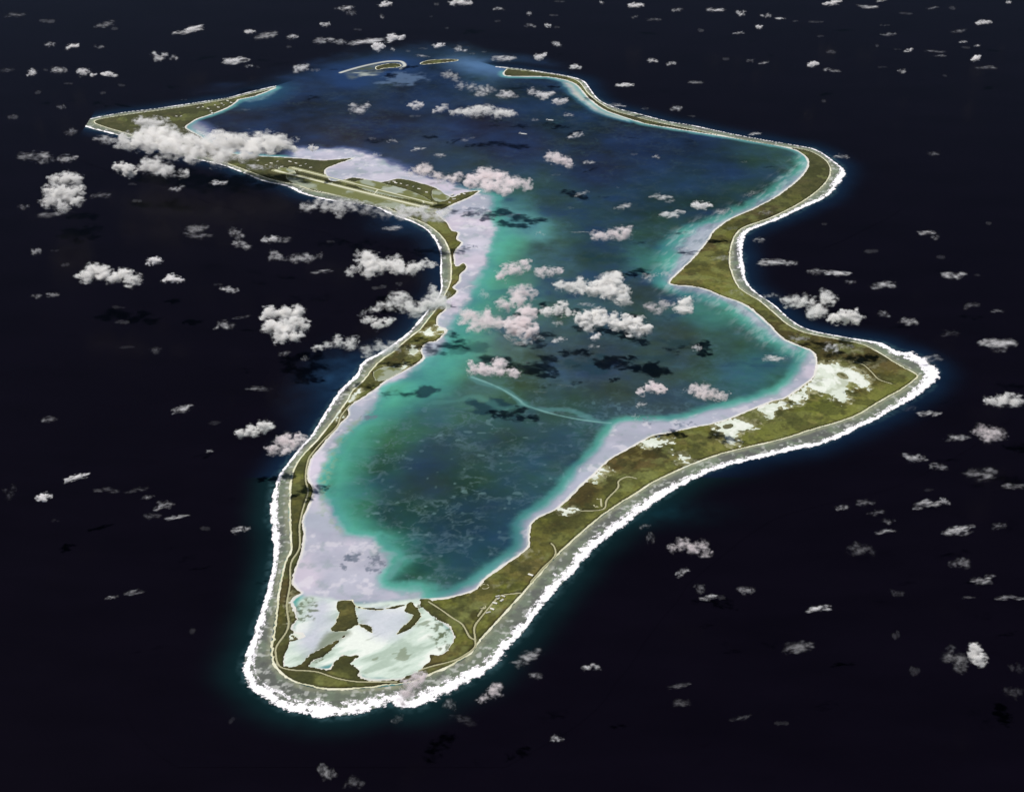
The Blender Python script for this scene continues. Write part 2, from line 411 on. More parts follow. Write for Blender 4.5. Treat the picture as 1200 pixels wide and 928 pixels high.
s_w = shelf([(338,182),(352,174),(385,174),(415,176),(440,183),(462,192),(490,206),(520,212),(545,222),(562,226),(578,232),(574,245),(582,262),(580,283),(572,302),(565,320),(560,334),(550,349),(540,364),(528,384),(520,402),(503,418),(475,438),(456,453),(440,470),(430,484),(418,498),(403,515),(391,532),(382,553),
   (379,570),(380,585),(388,600),(400,616),(418,626),(440,628),(450,641),(466,655),(453,674),(455,685),(478,688),(495,691),(504,700),(505,706),(470,712),(420,712),(380,712),(340,700),(330,640),(345,560),(360,520),(400,470),(450,430),(500,390),(515,300),(500,250),(400,215),(350,200)], 330)
s_e = shelf([(504,700),(530,697),(557,683),(585,662),(603,650),(612,640),(612,618),(623,603),(643,589),(664,566),(680,546),(696,531),(707,511),(719,498),(735,492),(785,492),(812,486),(835,479),(862,473),(895,464),(920,449),(935,434),(941,417),(943,411),(955,405),(970,430),(940,470),(880,490),(800,515),(760,530),(700,570),(640,620),(640,650),(560,700)], 240, strength=.9, wob=.45)
s_n = shelf([(930,412),(910,401),(892,388),(876,376),(858,362),(838,350),(812,342),(790,338),(782,331),(784,322),(791,303),(795,288),(808,273),(826,263),(845,257),(862,249),(885,238),(908,224),(927,209),(940,196),(944,186),(955,190),(945,215),(880,260),(830,300),(810,325),(860,345),(905,380),(935,403)], 380, strength=.75, wob=.8, pale=alb((196,204,212)))
shelf([(645,92),(658,96),(668,110),(684,122),(700,132),(716,138),(738,143),(735,136),(715,128),(695,112),(680,97),(660,90)], 230, turq=alb((58,104,124)), strength=.8, wob=.4, pale=alb((226,228,214)))
shelf([(216,146),(226,143),(238,147),(250,155),(262,164),(275,175),(300,181),(300,190),(240,180),(210,160)], 420, turq=alb((90,110,150)), strength=.7)
# spur reefs by the passes
s_sp = sdf([(280,117),(300,109),(322,102),(327,104),(322,110),(308,117),(292,121)], 900, 2) + (n_sml - .5) * 160
put(lag, alb((42, 84, 110)), smooth(-700, 60, s_sp) * .8); put(lag, alb((120, 160, 168)), smooth(-60, 120, s_sp) * (.3 + .9 * n_fine))
s_nr = sd_nreef
put(lag, alb((38, 66, 112)), smooth(-1200, 0, s_nr + (n_mid - .5) * 800) * .8)
put(lag, alb((96, 108, 112)), smooth(-30, 120, s_nr) * np.clip(.2 + 1.3 * (n_sml - .3), 0, .9))
put(lag, alb((178, 186, 178)), smooth(.52, .66, fbm(420, 341, 4, GX * .5, GY)) * smooth(-60, 90, s_nr) * .8)
put(lag, alb((84, 92, 62)), smooth(.56, .66, fbm(380, 351, 4, GX * .5, GY)) * smooth(40, 160, s_nr) * .8)
nline = dist(wpts([(399,85.5),(412,81.5),(427,77.5),(442,74.3),(455,72.3),(468,72.2),(473,74.5),(474,77.5),(470,81)], False, 4)[:, :2], 200, False)
put(lag, alb((222, 224, 214)), smooth(62, 18, nline) * .9)
s_np = sdf([(455,88),(475,84),(500,88),(495,96),(470,100),(445,98)], 900, 2) + (n_sml - .5) * 900
put(lag, alb((104, 128, 160)), smooth(-100, 300, s_np) * .55)
s_nq = sdf([(535,72),(560,73),(585,79),(588,86),(570,84),(545,78)], 900, 2) + (n_sml - .5) * 200
put(lag, alb((92, 128, 170)), smooth(-700, 400, s_nq) * .8)
# thin pale water all along the lagoon shore
sh = dist(shoreP[:, :2], 500, False)
put(lag, alb((110, 176, 176)), (1 - smooth(20, 190, sh + (n_sml - .5) * 90)) * .75 * smooth(60, -160, np.maximum(s_w, np.maximum(s_e, s_n))))
put(lag, alb((226, 228, 222)), 1 - smooth(6, 30, sh + (n_fine - .5) * 24))
# coral-sand streaks raked across the north eastern shallows
wx = GX * .5 + GY * .86; wy = GX * .86 - GY * .5
st = fbm(60, 91, 3, wx * .25, wy)
put(lag, alb((205, 216, 222)), smooth(.42, .8, st) * smooth(-520, 60, s_n) * .32)
put(lag, alb((110, 130, 140)), smooth(.56, .75, fbm(70, 97, 3, wx * .3, wy)) * smooth(-60, 60, s_n) * .5)
# mottling on the wide western flats: weed beds and drifted sand
s_fl = np.maximum(s_w, s_e)
put(lag, alb((182, 188, 200)), smooth(.42, .62, n_mid) * smooth(0, 150, s_fl) * .7)
put(lag, alb((214, 204, 218)), smooth(.5, .68, fbm(900, 57, 5)) * smooth(0, 120, s_fl) * .8)
put(lag, alb((150, 168, 168)), smooth(.60, .74, fbm(230, 59, 4)) * smooth(-60, 100, s_fl) * .45)
put(lag, alb((228, 224, 230)), smooth(.58, .72, fbm(160, 61, 4)) * smooth(-20, 100, s_fl) * .5)
wl = dist(wpts([(440,476),(412,500),(395,520),(384,545),(378,575),(380,600),(398,622)], False, 4)[:, :2], 300, False) + (n_sml - .5) * 160
put(lag, alb((142, 168, 136)), (1 - smooth(10, 110, wl)) * .5 * smooth(.4, .6, n_fine))
put(lag, alb((222, 216, 228)), smooth(.55, .7, fbm(1500, 55, 4)) * smooth(0, 150, s_w) * .6)
for x, y, rx, ry in [(417,651,7,5),(403,662,5,4),(440,660,9,8),(406,655,5,3),(395,505,4,2),(415,505,3,3),(433,488,7,3),(557,245,12,4),(575,252,25,3),(552,290,9,3),(760,494,9,4),(803,496,16,4)]:
    X, Y, t = at(x, y); m_ = rx * t / FPX; n_ = ry * t / FPX / .5
    q = ((GX - X) / m_) ** 2 + ((GY - Y) / n_) ** 2
    put(lag, alb((112, 122, 138)), (q < 2.2) * smooth(.50, .66, n_fine * .6 + n_sml * .4 + .06 * (1 - q)) * .8)
# deep coral heads, and cloud shadows painted into the lagoon colour
for x, y, rx, ry, k in [(500,460,17,9,.9),(571,476,26,8,.85),(552,472,10,5,.7),(575,420,24,6,.4),(700,428,34,14,.6),(790,402,16,7,.5),(765,420,30,6,.35),(560,408,14,10,.5),(715,305,22,5,.5),(690,300,10,4,.5),(540,412,12,8,.4)]:
    X, Y, t = at(x, y); m_ = rx * t / FPX; n_ = ry * t / FPX / .5
    q = np.sqrt(((GX - X) / m_) ** 2 + ((GY - Y) / n_) ** 2) + (n_sml - .5) * 1.6 + (n_mid - .5) * .8
    put(lag, alb((30, 58, 68)), smooth(1.15, .55, q) * k)
# the shallow sill that divides the lagoon
def thread(pts, wd, c, k, n=4):
    P = wpts(pts, False, n); d = dist(P[:, :2], 400, False) + (n_sml - .5) * wd * 1.2
    put(lag, alb(c), (1 - smooth(wd * .2, wd, d)) * k)
thread([(553,442),(565,449),(582,453),(598,460),(606,467),(616,475),(635,480),(665,481),(685,488),(700,494),(716,496)], 90, (96,150,150), .5)
thread([(553,442),(582,453),(606,467),(616,475),(640,483),(665,489),(695,494),(716,496)], 30, (130,180,176), .65)
thread([(616,474),(590,480),(560,466),(535,470),(510,472)], 110, (84,140,134), .35)
thread([(455,676),(462,668),(472,655),(490,652)], 70, (110,160,160), .4)

# southern salt pans: white marl, milky pools
s_p = sdf([(352,705),(365,700),(392,704),(420,708),(470,704),(492,704),(505,720),(530,742),(525,762),(505,775),(485,792),(430,795),(400,775),(360,785),(333,783),(333,765),(345,740)], 500, 2) + (n_sml - .5) * 90
ux = GX * .8 + GY * .6; uy = -GX * .6 + GY * .8
strk = fbm(210, 301, 5, ux * .35, uy)
put(lag, alb((216, 232, 218)), smooth(-60, 40, s_p))
put(lag, alb((170, 190, 172)), smooth(.52, .66, strk) * smooth(0, 60, s_p) * .75)
put(lag, alb((246, 252, 242)), smooth(.50, .36, strk) * smooth(-20, 40, s_p) * .9)
put(lag, alb((128, 140, 112)), smooth(.66, .74, fbm(150, 311, 4, ux * .5, uy)) * smooth(20, 80, s_p) * .7)
for P, c in (([(358,712),(372,700),(388,700),(396,712),(390,728),(380,748),(364,762),(352,748),(356,730)], (198,200,216)),
             ([(418,716),(440,713),(470,714),(478,722),(472,734),(450,744),(436,740),(428,728)], (206,210,222))):
    q = sdf(P, 400, 2) + (n_sml - .5) * 70
    put(lag, alb(c), smooth(-160, 160, q + (n_mid - .5) * 420) * .8)
q = sdf([(375,748),(390,738),(405,738),(412,742),(400,752),(380,768),(366,776)], 300, 2) + (n_sml - .5) * 80
put(lag, alb((120, 130, 105)), smooth(-40, 60, q) * .8)
put(lag, alb((116, 118, 100)), smooth(.5, .62, n_fine) * smooth(0, 1, (q > -300) * 1.0) * 0)
for x, y, rx, ry in [(515,735,16,14),(520,752,10,10),(360,715,14,14),(495,712,8,6),(372,770,10,6)]:
    X, Y, t = at(x, y); m_ = rx * t / FPX; n_ = ry * t / FPX / .55
    qq = ((GX - X) / m_) ** 2 + ((GY - Y) / n_) ** 2
    put(lag, alb((96, 108, 78)), (1 - smooth(.6, 1.4, qq)) * smooth(.52, .62, n_fine) * .8)

# colour of the ocean-side reef flat
fl = np.zeros((NY, NX, 3), np.float32) + alb((122, 132, 114))
put(fl, alb((104, 106, 104)), smooth(.42, .6, n_mid) * .8)
put(fl, alb((136, 152, 128)), smooth(.5, .66, n_sml) * .6)
bd = dist(beachP[:, :2], 700, False)
put(fl, alb((158, 162, 134)), (1 - smooth(10, 90, bd + (n_sml - .5) * 80)) * .8)
put(fl, alb((92, 98, 100)), (1 - smooth(0, 90, d_reef + (n_sml - .5) * 140)) * .5)
fl *= .90
sw = smooth(.5, .62, fbm(120, 44, 3)) * smooth(at(0, 560)[1], at(0, 700)[1], GY)
put(fl, alb((86, 90, 82)), sw * .35)
put(fl, alb((214, 216, 210)), smooth(.58, .70, fbm(70, 321, 4)) * smooth(240, 40, d_reef - w_reef) * .6)
put(fl, alb((90, 92, 90)), smooth(.60, .72, fbm(110, 331, 4)) * .45)

# everything seaward of the reef sinks into the blue
od = -sd_plat + (n_mid - .5) * 160
outside = np.zeros((NY, NX, 3), np.float32) + OCEAN
glow = smooth(900, 0, od) ** 3.6
gc = np.where((GY < at(0, 560)[1])[..., None], alb((14, 38, 42)), alb((16, 34, 56)))
outside = outside * (1 - glow[..., None]) + gc * glow[..., None]
for x, y, rx, ry, c, k in [(395,440,30,26,(34,66,98),.9),(470,262,30,14,(34,60,90),.8),(350,470,20,30,(18,34,56),.6),(760,600,60,12,(20,56,66),.7),(318,650,14,60,(20,48,54),.5)]:
    X, Y, t = at(x, y); m_ = rx * t / FPX; n_ = ry * t / FPX / .5
    q = ((GX - X) / m_) ** 2 + ((GY - Y) / n_) ** 2
    a_ = np.exp(-q)[..., None] * k * (.55 + .9 * (n_sml - .5))[..., None]
    outside = outside * (1 - a_) + alb(c) * a_
# milky wash just outside the breakers
wash = np.clip(smooth(120, 0, od) * (n_fine * 1.3 - .35), 0, 1)
put(outside, alb((70, 104, 112)), wash * .7 * (w_reef > 55))
d_north = dist(north[:, :2], 2600, False)
w_open = smooth(250, 690, d_reef) * smooth(2500, 1300, d_north)
blend = smooth(-6, 10, sd_plat) * (1 - w_open) + w_open * smooth(-1100, 500, sd_plat + (n_mid - .5) * 900 + (n_far - .5) * 600)
SEA = outside * (1 - blend[..., None]) + np.where(in_flat[..., None], fl, lag) * blend[..., None]
SEA = np.clip(SEA, 0.0005, .85).astype(np.float32)
del outside

def cellmask(M): return M[:-1, :-1] & M[1:, :-1] & M[:-1, 1:] & M[1:, 1:]
def anycell(M): return M[:-1, :-1] | M[1:, :-1] | M[:-1, 1:] | M[1:, 1:]

Zsea = np.full((NY, NX), 2.0, np.float32)
cellfar = anycell(sd_plat > -1450)
c_flat = cellmask(in_flat)
c_pond = cellmask(s_p > 0) & ~c_flat
c_lag = cellmask(in_plat) & ~c_flat & ~c_pond
c_slope = cellfar & ~c_flat & ~c_lag & ~c_pond

# open ocean: one sheet to the horizon, with a gap for the charted part
def ocean():
    me = bpy.data.meshes.new("ocean")
    S = 420000.0
    v = [(-S, -60000, 0), (S, -60000, 0), (S, S, 0), (-S, S, 0)]
    me.from_pydata(v, [], [(0, 1, 2, 3)])
    a = me.attributes.new("col", 'FLOAT_COLOR', 'POINT')
    a.data.foreach_set("color", np.array([[*OCEAN, 1]] * 4, np.float32).ravel())
    me.materials.append(M_WATER)
    o = bpy.data.objects.new("ocean", me); col.objects.link(o)
    tag(o, "dark navy open ocean all round the atoll, almost black in the foreground", "ocean", kind="structure")
ocean()
Zs = Zsea
tag(sheet("reef_slope", Zs, c_slope, SEA, M_WATER), "dark teal water over the reef slope seaward of the white breakers", "sea", kind="structure")
tag(sheet("lagoon", Zsea, c_lag, SEA, M_WATER), "lagoon water from navy in the north to turquoise and pale lilac shallows", "lagoon", kind="structure")
tag(sheet("reef_flat", Zsea, c_flat, SEA, M_LAND), "grey green reef flat between the ocean beach and the breakers", "reef", kind="structure")
tag(sheet("salt_pan", Zsea, c_pond, SEA, M_LAND), "white and mint marl flats with milky pools at the southern tip", "salt pan", kind="structure")

# ------------------------------------------------------------------ tracks through the palms (kept clear of trees)
ROADS = [
 [(410,475),(400,487),(395,500),(380,515),(367,530),(361,540),(358,560),(361,575),(359,585),(355,597),(351,617),(351,642),(341,660),(340,685),(336,710),(338,735),(325,756),(323,765),(327,780),(342,785),(370,787),(395,795),(422,799),(465,799)],
 [(502,705),(516,714),(530,724),(542,732),(550,746),(557,750)],
 [(522,777),(537,772),(555,760),(557,750),(556,735),(565,722),(580,704),(587,698),(610,695)],
 [(622,682),(636,666),(650,652),(650,642),(646,637)],
 [(681,599),(707,597),(711,586),(724,572),(725,564),(735,559),(746,561)],
 [(490,786),(505,781),(522,777)],
 [(1000,424),(1012,428),(1022,437),(1030,445),(1045,450)],
 [(560,722),(567,712)],
]
roadP = [wpts(r, False, 4) for r in ROADS]
d_road = np.minimum.reduce([dist(P, 200, False) for P in roadP])
RWY = wpts([(322,200),(512,247)], False, 1); TAXI = wpts([(342,197),(508,239)], False, 1)
d_rwy = np.minimum(dist(RWY, 300, False), dist(TAXI, 300, False))

# ------------------------------------------------------------------ land
SAND_PATCH = [  # bare white sand inside the plant cover
 [(752,517),(762,514),(783,516),(775,521),(762,524),(755,522)],
 [(837,497),(850,493),(862,490),(872,494),(887,499),(876,503),(865,505),(862,514),(860,521),(852,519),(847,509),(837,506),(843,501)],
 [(887,477),(900,474),(917,471),(920,475),(909,481),(906,491),(899,488),(892,484)],
 [(925,466),(934,459),(945,452),(946,457),(940,467),(935,473),(929,469)],
 [(953,430),(966,427),(980,427),(992,431),(1003,436),(1012,441),(1018,450),(1010,455),(1000,449),(994,451),(993,462),(990,473),(982,470),(975,464),(966,462),(957,458),(946,454),(952,445)],
 [(701,550),(706,549),(714,553),(707,553)],[(693,558),(702,555),(700,562),(695,563)],[(650,596),(655,593),(671,600),(660,600)],
 [(792,531),(798,533),(808,543),(800,542)],
 [(499,386),(505,383),(508,388),(518,380),(524,387),(512,389),(504,394),(498,392)],[(478,410),(484,407),(489,411),(486,417),(480,416)],
 [(412,463),(418,460),(417,466),(410,471)],[(392,490),(398,485),(398,492),(393,495)],[(341,703),(347,697),(356,700),(360,706),(350,716),(345,722),(342,712)],[(340,735),(352,738),(362,745),(350,752)],
 [(455,429),(470,431),(475,429),(472,433),(462,434)],
]
HOLES = [[(980,438),(988,437),(995,442),(992,445),(984,443)],[(847,499),(856,497),(860,500),(850,503)]]
MEADOW = [  # grass and paving of the airfield, low scrub
 [(335,206),(350,207),(400,221),(450,234),(500,246),(508,249),(480,249),(440,240),(390,228),(345,216)],
 [(420,212),(435,211),(452,216),(475,222),(497,231),(505,238),(478,234),(450,229),(425,222),(415,216)],
 [(508,222),(520,225),(528,230),(522,236),(510,236),(506,229)],
 [(438,436),(452,430),(472,433),(462,440),(450,446),(440,446)],
 [(326,196),(345,200),(345,206),(330,204)],
]
s_sand = np.maximum.reduce([sdf(P, 300, 2) for P in SAND_PATCH]) + (n_fine - .5) * 95 + (n_sml - .5) * 110 + (n_grit - .5) * 30 - 12
s_sand = np.maximum(s_sand, np.where(s_sand > -120, (fbm(85, 371, 3) - .68) * 260, -400))
s_hole = np.maximum.reduce([sdf(P, 300, 2) for P in HOLES]) + (n_fine - .5) * 30
s_sand = np.minimum(s_sand, -s_hole)
s_mead = np.maximum.reduce([sdf(P, 300, 2) for P in MEADOW]) + (n_fine - .5) * 30

LAND = np.zeros((NY, NX, 3), np.float32) + alb((226, 224, 190))
put(LAND, alb((244, 242, 216)), smooth(.45, .65, n_sml))
put(LAND, alb((226, 234, 218)), smooth(-60, -20, s_sand))
put(LAND, alb((188, 196, 172)), smooth(-30, 10, s_sand) * smooth(.50, .66, fbm(190, 391, 4)) * .8)
put(LAND, alb((246, 250, 240)), smooth(0, 60, s_sand) * smooth(.52, .6, n_sml) * .8)
lshore = smooth(60, 25, sh)
put(LAND, alb((236, 232, 226)), lshore * .8)
put(LAND, alb((158, 166, 146)), smooth(-30, 20, s_mead))
put(LAND, alb((112, 116, 62)), smooth(-10, 20, s_mead) * smooth(.42, .55, fbm(300, 29, 4)) * .9)

put(LAND, alb((150, 148, 104)), smooth(30, 10, d_road) * .8)
put(LAND, alb((118, 120, 66)), smooth(110, 60, d_rwy) * .8)

# height of the ground and of the tree tops
Zl = np.clip(2.0 + sd_all * .06, -1.0, 5.0).astype(np.float32)
c_land = anycell(sd_all > -8)
lab_main = anycell(sd_land > -8)
lab_islet = anycell(sd_islet > -8) & ~lab_main
c_mid = anycell(sd_mid > -8) & ~lab_main
c_nisl = anycell(sd_islN > -8) & ~lab_main
tag(sheet("main_island", Zl, lab_main, LAND, M_LAND), "long curved coral island of the atoll rim with pale beaches on both shores", "island", kind="structure")
tag(sheet("pond_islet", Zl, lab_islet, LAND, M_LAND), "two low sandy islets standing in the southern salt pans", "islet", kind="structure")
tag(sheet("pass_island", Zl, c_mid, LAND, M_LAND), "thin flat island in the northern pass beside the eastern arm", "island", kind="structure")
tag(sheet("reef_islet", Zl, c_nisl, LAND, M_LAND), "sandy islet on the far northern reef patch", "islet", kind="structure")

# plant cover
edge_o = bd; beach_w = 24 + (n_fine - .5) * 16
panw = smooth(-150, 60, s_p); s_veg = np.minimum(sd_all - 24 + 20 * panw, np.where(in_flat, -50, bd - beach_w))
s_veg = np.where(s_veg > 500, 500, s_veg)
s_veg = np.minimum(s_veg, d_road - 8 - n_fine * 8); s_veg = np.minimum(s_veg, d_rwy - 75); s_veg = np.minimum(s_veg, -s_sand); s_veg = np.minimum(s_veg, -s_mead - 2)
VEG = np.zeros((NY, NX, 3), np.float32) + alb((94, 92, 42))
put(VEG, alb((66, 58, 28)), smooth(.46, .58, fbm(1400, 81, 4)) * .85)
put(VEG, alb((100, 104, 42)), smooth(.50, .64, fbm(1100, 83, 5)) * .8)
east = smooth(at(760, 520)[0], at(860, 500)[0], GX) * (GY < at(0, 430)[1])
put(VEG, alb((106, 110, 46)), east * .7 * smooth(.36, .6, fbm(900, 87, 4)))
for P, c, k in (([(705,545),(752,519),(772,524),(778,540),(755,552),(730,560),(712,556)], (66,56,24), .85),
                ([(655,597),(700,565),(710,560),(700,582),(690,595),(672,602)], (68,58,26), .7),
                ([(1000,415),(1050,428),(1065,440),(1040,452),(1020,455),(1018,440),(990,425)], (84,74,34), .7),
                ([(905,495),(960,465),(990,475),(1010,480),(950,500),(900,515),(880,516)], (102,110,42), .7),
                ([(600,505)], None, 0),
                ([(800,320),(840,290),(856,300),(857,315),(866,335),(830,335)], (92,92,42), .7),
                ([(538,716),(552,712),(562,722),(556,735),(545,732)], (52,48,26), .8),
                ([(865,470),(905,471),(935,455),(915,480),(880,492),(862,490)], (70,58,26), .8),
                ([(975,470),(1000,455),(1030,462),(1000,482),(985,482)], (78,62,28), .7),
                ([(380,778),(420,776),(425,790),(440,800),(400,803),(350,792)], (58,54,28), .5)):
    if c is None: continue
    q = sdf(P, 400, 2) + (n_mid - .5) * 200
    put(VEG, alb(c), smooth(-120, 120, q) * k)
put(VEG, alb((112, 116, 62)), smooth(.52, .62, fbm(420, 85, 4)) * .6)
put(VEG, alb((104, 92, 54)), smooth(.56, .66, fbm(520, 89, 4)) * .5)
eside = smooth(at(640, 560)[0], at(690, 560)[0], GX) * smooth(460, 160, bd + (n_mid - .5) * 260) * (GY < at(0, 440)[1])
put(VEG, alb((112, 116, 54)), eside * .75)
put(VEG, alb((56, 52, 26)), smooth(.56, .72, n_sml) * .5)
put(VEG, alb((60, 62, 32)), smooth(.58, .68, fbm(120, 95, 3)) * .45)
put(VEG, alb((126, 120, 66)), smooth(.64, .74, fbm(150, 15, 3)) * .4)
dark = (1 - smooth(4, 26, s_veg)) * .75                       # plant cover darker towards its rim
put(VEG, alb((48, 42, 20)), dark)
for x, y, rx, ry in [(620,650,22,10),(590,690,14,8),(620,705,12,8),(1010,428,30,8),(1030,440,16,5),(1000,412,16,6),(800,535,12,6),(865,505,20,5),(575,712,14,6)]:
    X, Y, t = at(x, y); m_ = rx * t / FPX; n_ = ry * t / FPX / .5
    q = ((GX - X) / m_) ** 2 + ((GY - Y) / n_) ** 2
    put(VEG, alb((140, 138, 108)), np.exp(-q) * smooth(.48, .66, n_fine * .5 + n_sml * .5) * .8)
put(VEG, alb((168, 166, 128)), smooth(-70, -8, s_sand + (n_sml - .5) * 60) * .7)
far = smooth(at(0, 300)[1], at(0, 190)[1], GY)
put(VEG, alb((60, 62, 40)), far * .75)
put(VEG, alb((52, 56, 26)), smooth(.54, .64, fbm(260, 385, 4)) * .55)
put(VEG, alb((118, 124, 70)), smooth(.60, .70, fbm(340, 387, 4)) * .5)
put(VEG, alb((60, 60, 30)), smooth(-260, 40, s_p) * .7 * smooth(.35, .6, n_mid))
put(VEG, alb((58, 62, 34)), smooth(.46, .60, fbm(330, 383, 4)) * smooth(at(520, 400)[0], at(440, 400)[0], GX) * .6)
VEG *= 1.0 + .24 * smooth(.35, .65, fbm(1700, 381, 3))[..., None]
Zf = (Zl + np.clip(s_veg * .35, -2.5, 7.0) + (s_veg > 6) * (n_fine * 7 + n_sml * 9 + n_grit * 3 - 7)).astype(np.float32)
Zf = np.where(s_veg > 0, np.maximum(Zf, Zl + .3), Zl - 2.0)
c_veg = anycell(s_veg > 0) & (anycell(sd_all > 10))
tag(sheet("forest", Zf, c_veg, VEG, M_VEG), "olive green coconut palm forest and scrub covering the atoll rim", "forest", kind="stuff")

# ------------------------------------------------------------------ breakers
wv = np.maximum(np.where(w_reef < 95, w_reef * .55, w_reef * .66), 24)
core = np.where(in_plat, d_reef, -d_reef * 1.6)                # metres inward of the reef edge
n_chop = fbm(46, 401, 3); n_tooth = fbm(95, 411, 3)
pulse = .62 + .95 * vnoise(430, 66) * (.6 + .8 * vnoise(150, 67))
f = 1 - np.abs(core - wv * .42) / (wv * .62 * pulse) + (n_chop - .5) * 1.5 + (n_tooth - .5) * 1.5
f = np.where(d_reef < 690, f, -1)
inner = .55 - np.abs(core - wv * 1.08) / (wv * .34) + (n_chop - .5) * 2.6 + (n_tooth - .5) * 1.2      # spent foam drifting over the flat
f = np.maximum(f, np.where((w_reef > 60) & (d_reef < 690), np.minimum(inner, .32), -1))
f = np.where(sd_land > -20, -1, f)
Zw = (2.6 + np.clip(f * 2.5, 0, 2.2)).astype(np.float32)
FOAM = np.zeros((NY, NX, 3), np.float32) + lin((250, 247, 250)) * .90
c_foam = anycell(f > -.35) & anycell(d_reef < 600)
tag(sheet("surf", Zw, c_foam, FOAM, M_FOAM, np.clip(f + .12, -1, 1.2)), "ragged white surf breaking along the ocean edge of the reef", "surf", kind="stuff")

# ------------------------------------------------------------------ small builders
class MB:
    def __init__(s): s.v = []; s.f = []
    def box(s, x0, x1, y0, y1, z0, z1, taper=0.0):
        n = len(s.v); t = taper
        s.v += [(x0, y0, z0), (x1, y0, z0), (x1, y1, z0), (x0, y1, z0),
                (x0 + t, y0 + t, z1), (x1 - t, y0 + t, z1), (x1 - t, y1 - t, z1), (x0 + t, y1 - t, z1)]
        s.f += [tuple(n + k for k in q) for q in ((3,2,1,0),(4,5,6,7),(0,1,5,4),(1,2,6,5),(2,3,7,6),(3,0,4,7))]
        return s
    def poly(s, pts, z0, z1):
        n = len(s.v); m = len(pts)
        s.v += [(x, y, z0) for x, y in pts] + [(x, y, z1) for x, y in pts]
        s.f += [tuple(range(n + m - 1, n - 1, -1)), tuple(range(n + m, n + 2 * m))]
        for i in range(m):
            j = (i + 1) % m; s.f.append((n + i, n + j, n + m + j, n + m + i))
        return s
    def gable(s, x0, x1, y0, y1, z0, z1):
        n = len(s.v); ym = (y0 + y1) / 2
        s.v += [(x0, y0, z0), (x1, y0, z0), (x1, y1, z0), (x0, y1, z0), (x0, ym, z1), (x1, ym, z1)]
        s.f += [tuple(n + k for k in q) for q in ((3,2,1,0),(0,1,5,4),(2,3,4,5),(1,2,5),(3,0,4))]
        return s
    def cyl(s, x, y, z0, z1, r, seg=12):
        return s.poly([(x + r * math.cos(2 * math.pi * k / seg), y + r * math.sin(2 * math.pi * k / seg)) for k in range(seg)], z0, z1)
    def build(s, name, mat, parent=None):
        me = bpy.data.meshes.new(name); me.from_pydata(s.v, [], s.f); me.update(); me.materials.append(mat)
        o = bpy.data.objects.new(name, me); col.objects.link(o)
        if parent: o.parent = parent
        return o

def empty(name, loc, rz=0.0):
    o = bpy.data.objects.new(name, None); col.objects.link(o); o.location = loc; o.rotation_euler = (0, 0, rz)
    o.empty_display_size = 20
    return o

def copy_tree(o, parent=None):
    c = o.copy(); col.objects.link(c); c.parent = parent
    for ch in list(o.children): copy_tree(ch, c)
    return c

def ribbon(name, P, width, z0, z1, mat):
    """a flat strip with real thickness along a line in metres"""
    P = np.asarray(P)[:, :2]; T = np.gradient(P, axis=0); T /= np.linalg.norm(T, axis=1)[:, None] + 1e-9
    Nn = np.stack([-T[:, 1], T[:, 0]], 1) * width / 2
    v = []; f = []
    for i in range(len(P)):
        a = P[i] + Nn[i]; b = P[i] - Nn[i]
        v += [(a[0], a[1], z1), (b[0], b[1], z1), (a[0], a[1], z0), (b[0], b[1], z0)]
        if i:
            k = 4 * i; j = k - 4
            f += [(j, j + 1, k + 1, k), (j, k, k + 2, j + 2), (j + 1, j + 3, k + 3, k + 1)]
    me = bpy.data.meshes.new(name); me.from_pydata(v, [], f); me.update(); me.materials.append(mat)
    o = bpy.data.objects.new(name, me); col.objects.link(o)
    return o

M_ROAD = plain("crushed_coral", tuple(alb((190, 186, 148))), .95, scale=.03)
M_CONC = plain("runway_concrete", tuple(alb((222, 222, 192))), .9, scale=.01)
M_APRON = plain("apron_concrete", tuple(alb((168, 176, 160))), .9, scale=.01)
M_WHITE = plain("white_paint", (.78, .78, .76), .5, scale=.3)
M_ROOF = plain("pale_metal_roof", (.66, .64, .56), .6, scale=.3)
M_WALL = plain("cream_wall", (.55, .52, .44), .8, scale=.3)
M_HULL = plain("ship_hull_paint", (.78, .78, .78), .5, scale=.1)
M_BOOT = plain("boot_topping", (.16, .05, .04), .6, scale=.1)
M_DECK = plain("ship_deck_paint", (.66, .66, .64), .6, scale=.1)
M_DARK = plain("dark_steel", (.08, .08, .09), .5, scale=.3)

rl = ["pale coral road down the western arm to the southern tip", "pale track from the lagoon shore across the southern village",
      "pale road along the ocean side of the southern village", "short forked track above the southern village",
      "winding track past the square clearing on the eastern arm", "thin track along the south shore of the salt pans",
      "faint looping track through scrub at the eastern corner", "very short spur beside the oval clearing"]
for P, lb in zip(roadP, rl):
    tag(ribbon("road", P, 11, 4.0, 5.9, M_ROAD), lb, "road", kind="structure")
for name, Q, wd, lb in (("runway", RWY, 62, "long straight pale concrete runway on the western arm"), ("taxiway", TAXI, 34, "narrower taxiway parallel to the runway on its lagoon side")):
    n = np.linspace(0, 1, 40)[:, None]; P = Q[0, :2] * (1 - n) + Q[-1, :2] * n
    tag(ribbon(name, P, wd, 4.0, 6.1, M_CONC), lb, "runway", kind="structure")
for k, u in enumerate((.08, .35, .62, .93)):
    a = RWY[0, :2] * (1 - u) + RWY[-1, :2] * u; b = TAXI[0, :2] * (1 - u) + TAXI[-1, :2] * u
    n = np.linspace(0, 1, 8)[:, None]
    tag(ribbon("runway_link", a * (1 - n) + b * n, 30, 4.0, 5.7, M_CONC), ["runway link nearest the large cloud bank", "second runway link from the cloud bank", "third runway link from the cloud bank", "runway link at the southern runway end"][k], "runway", kind="structure")
ap = [at(x, y)[:2] for x, y in ((446,222),(470,217),(484,221),(462,228))]
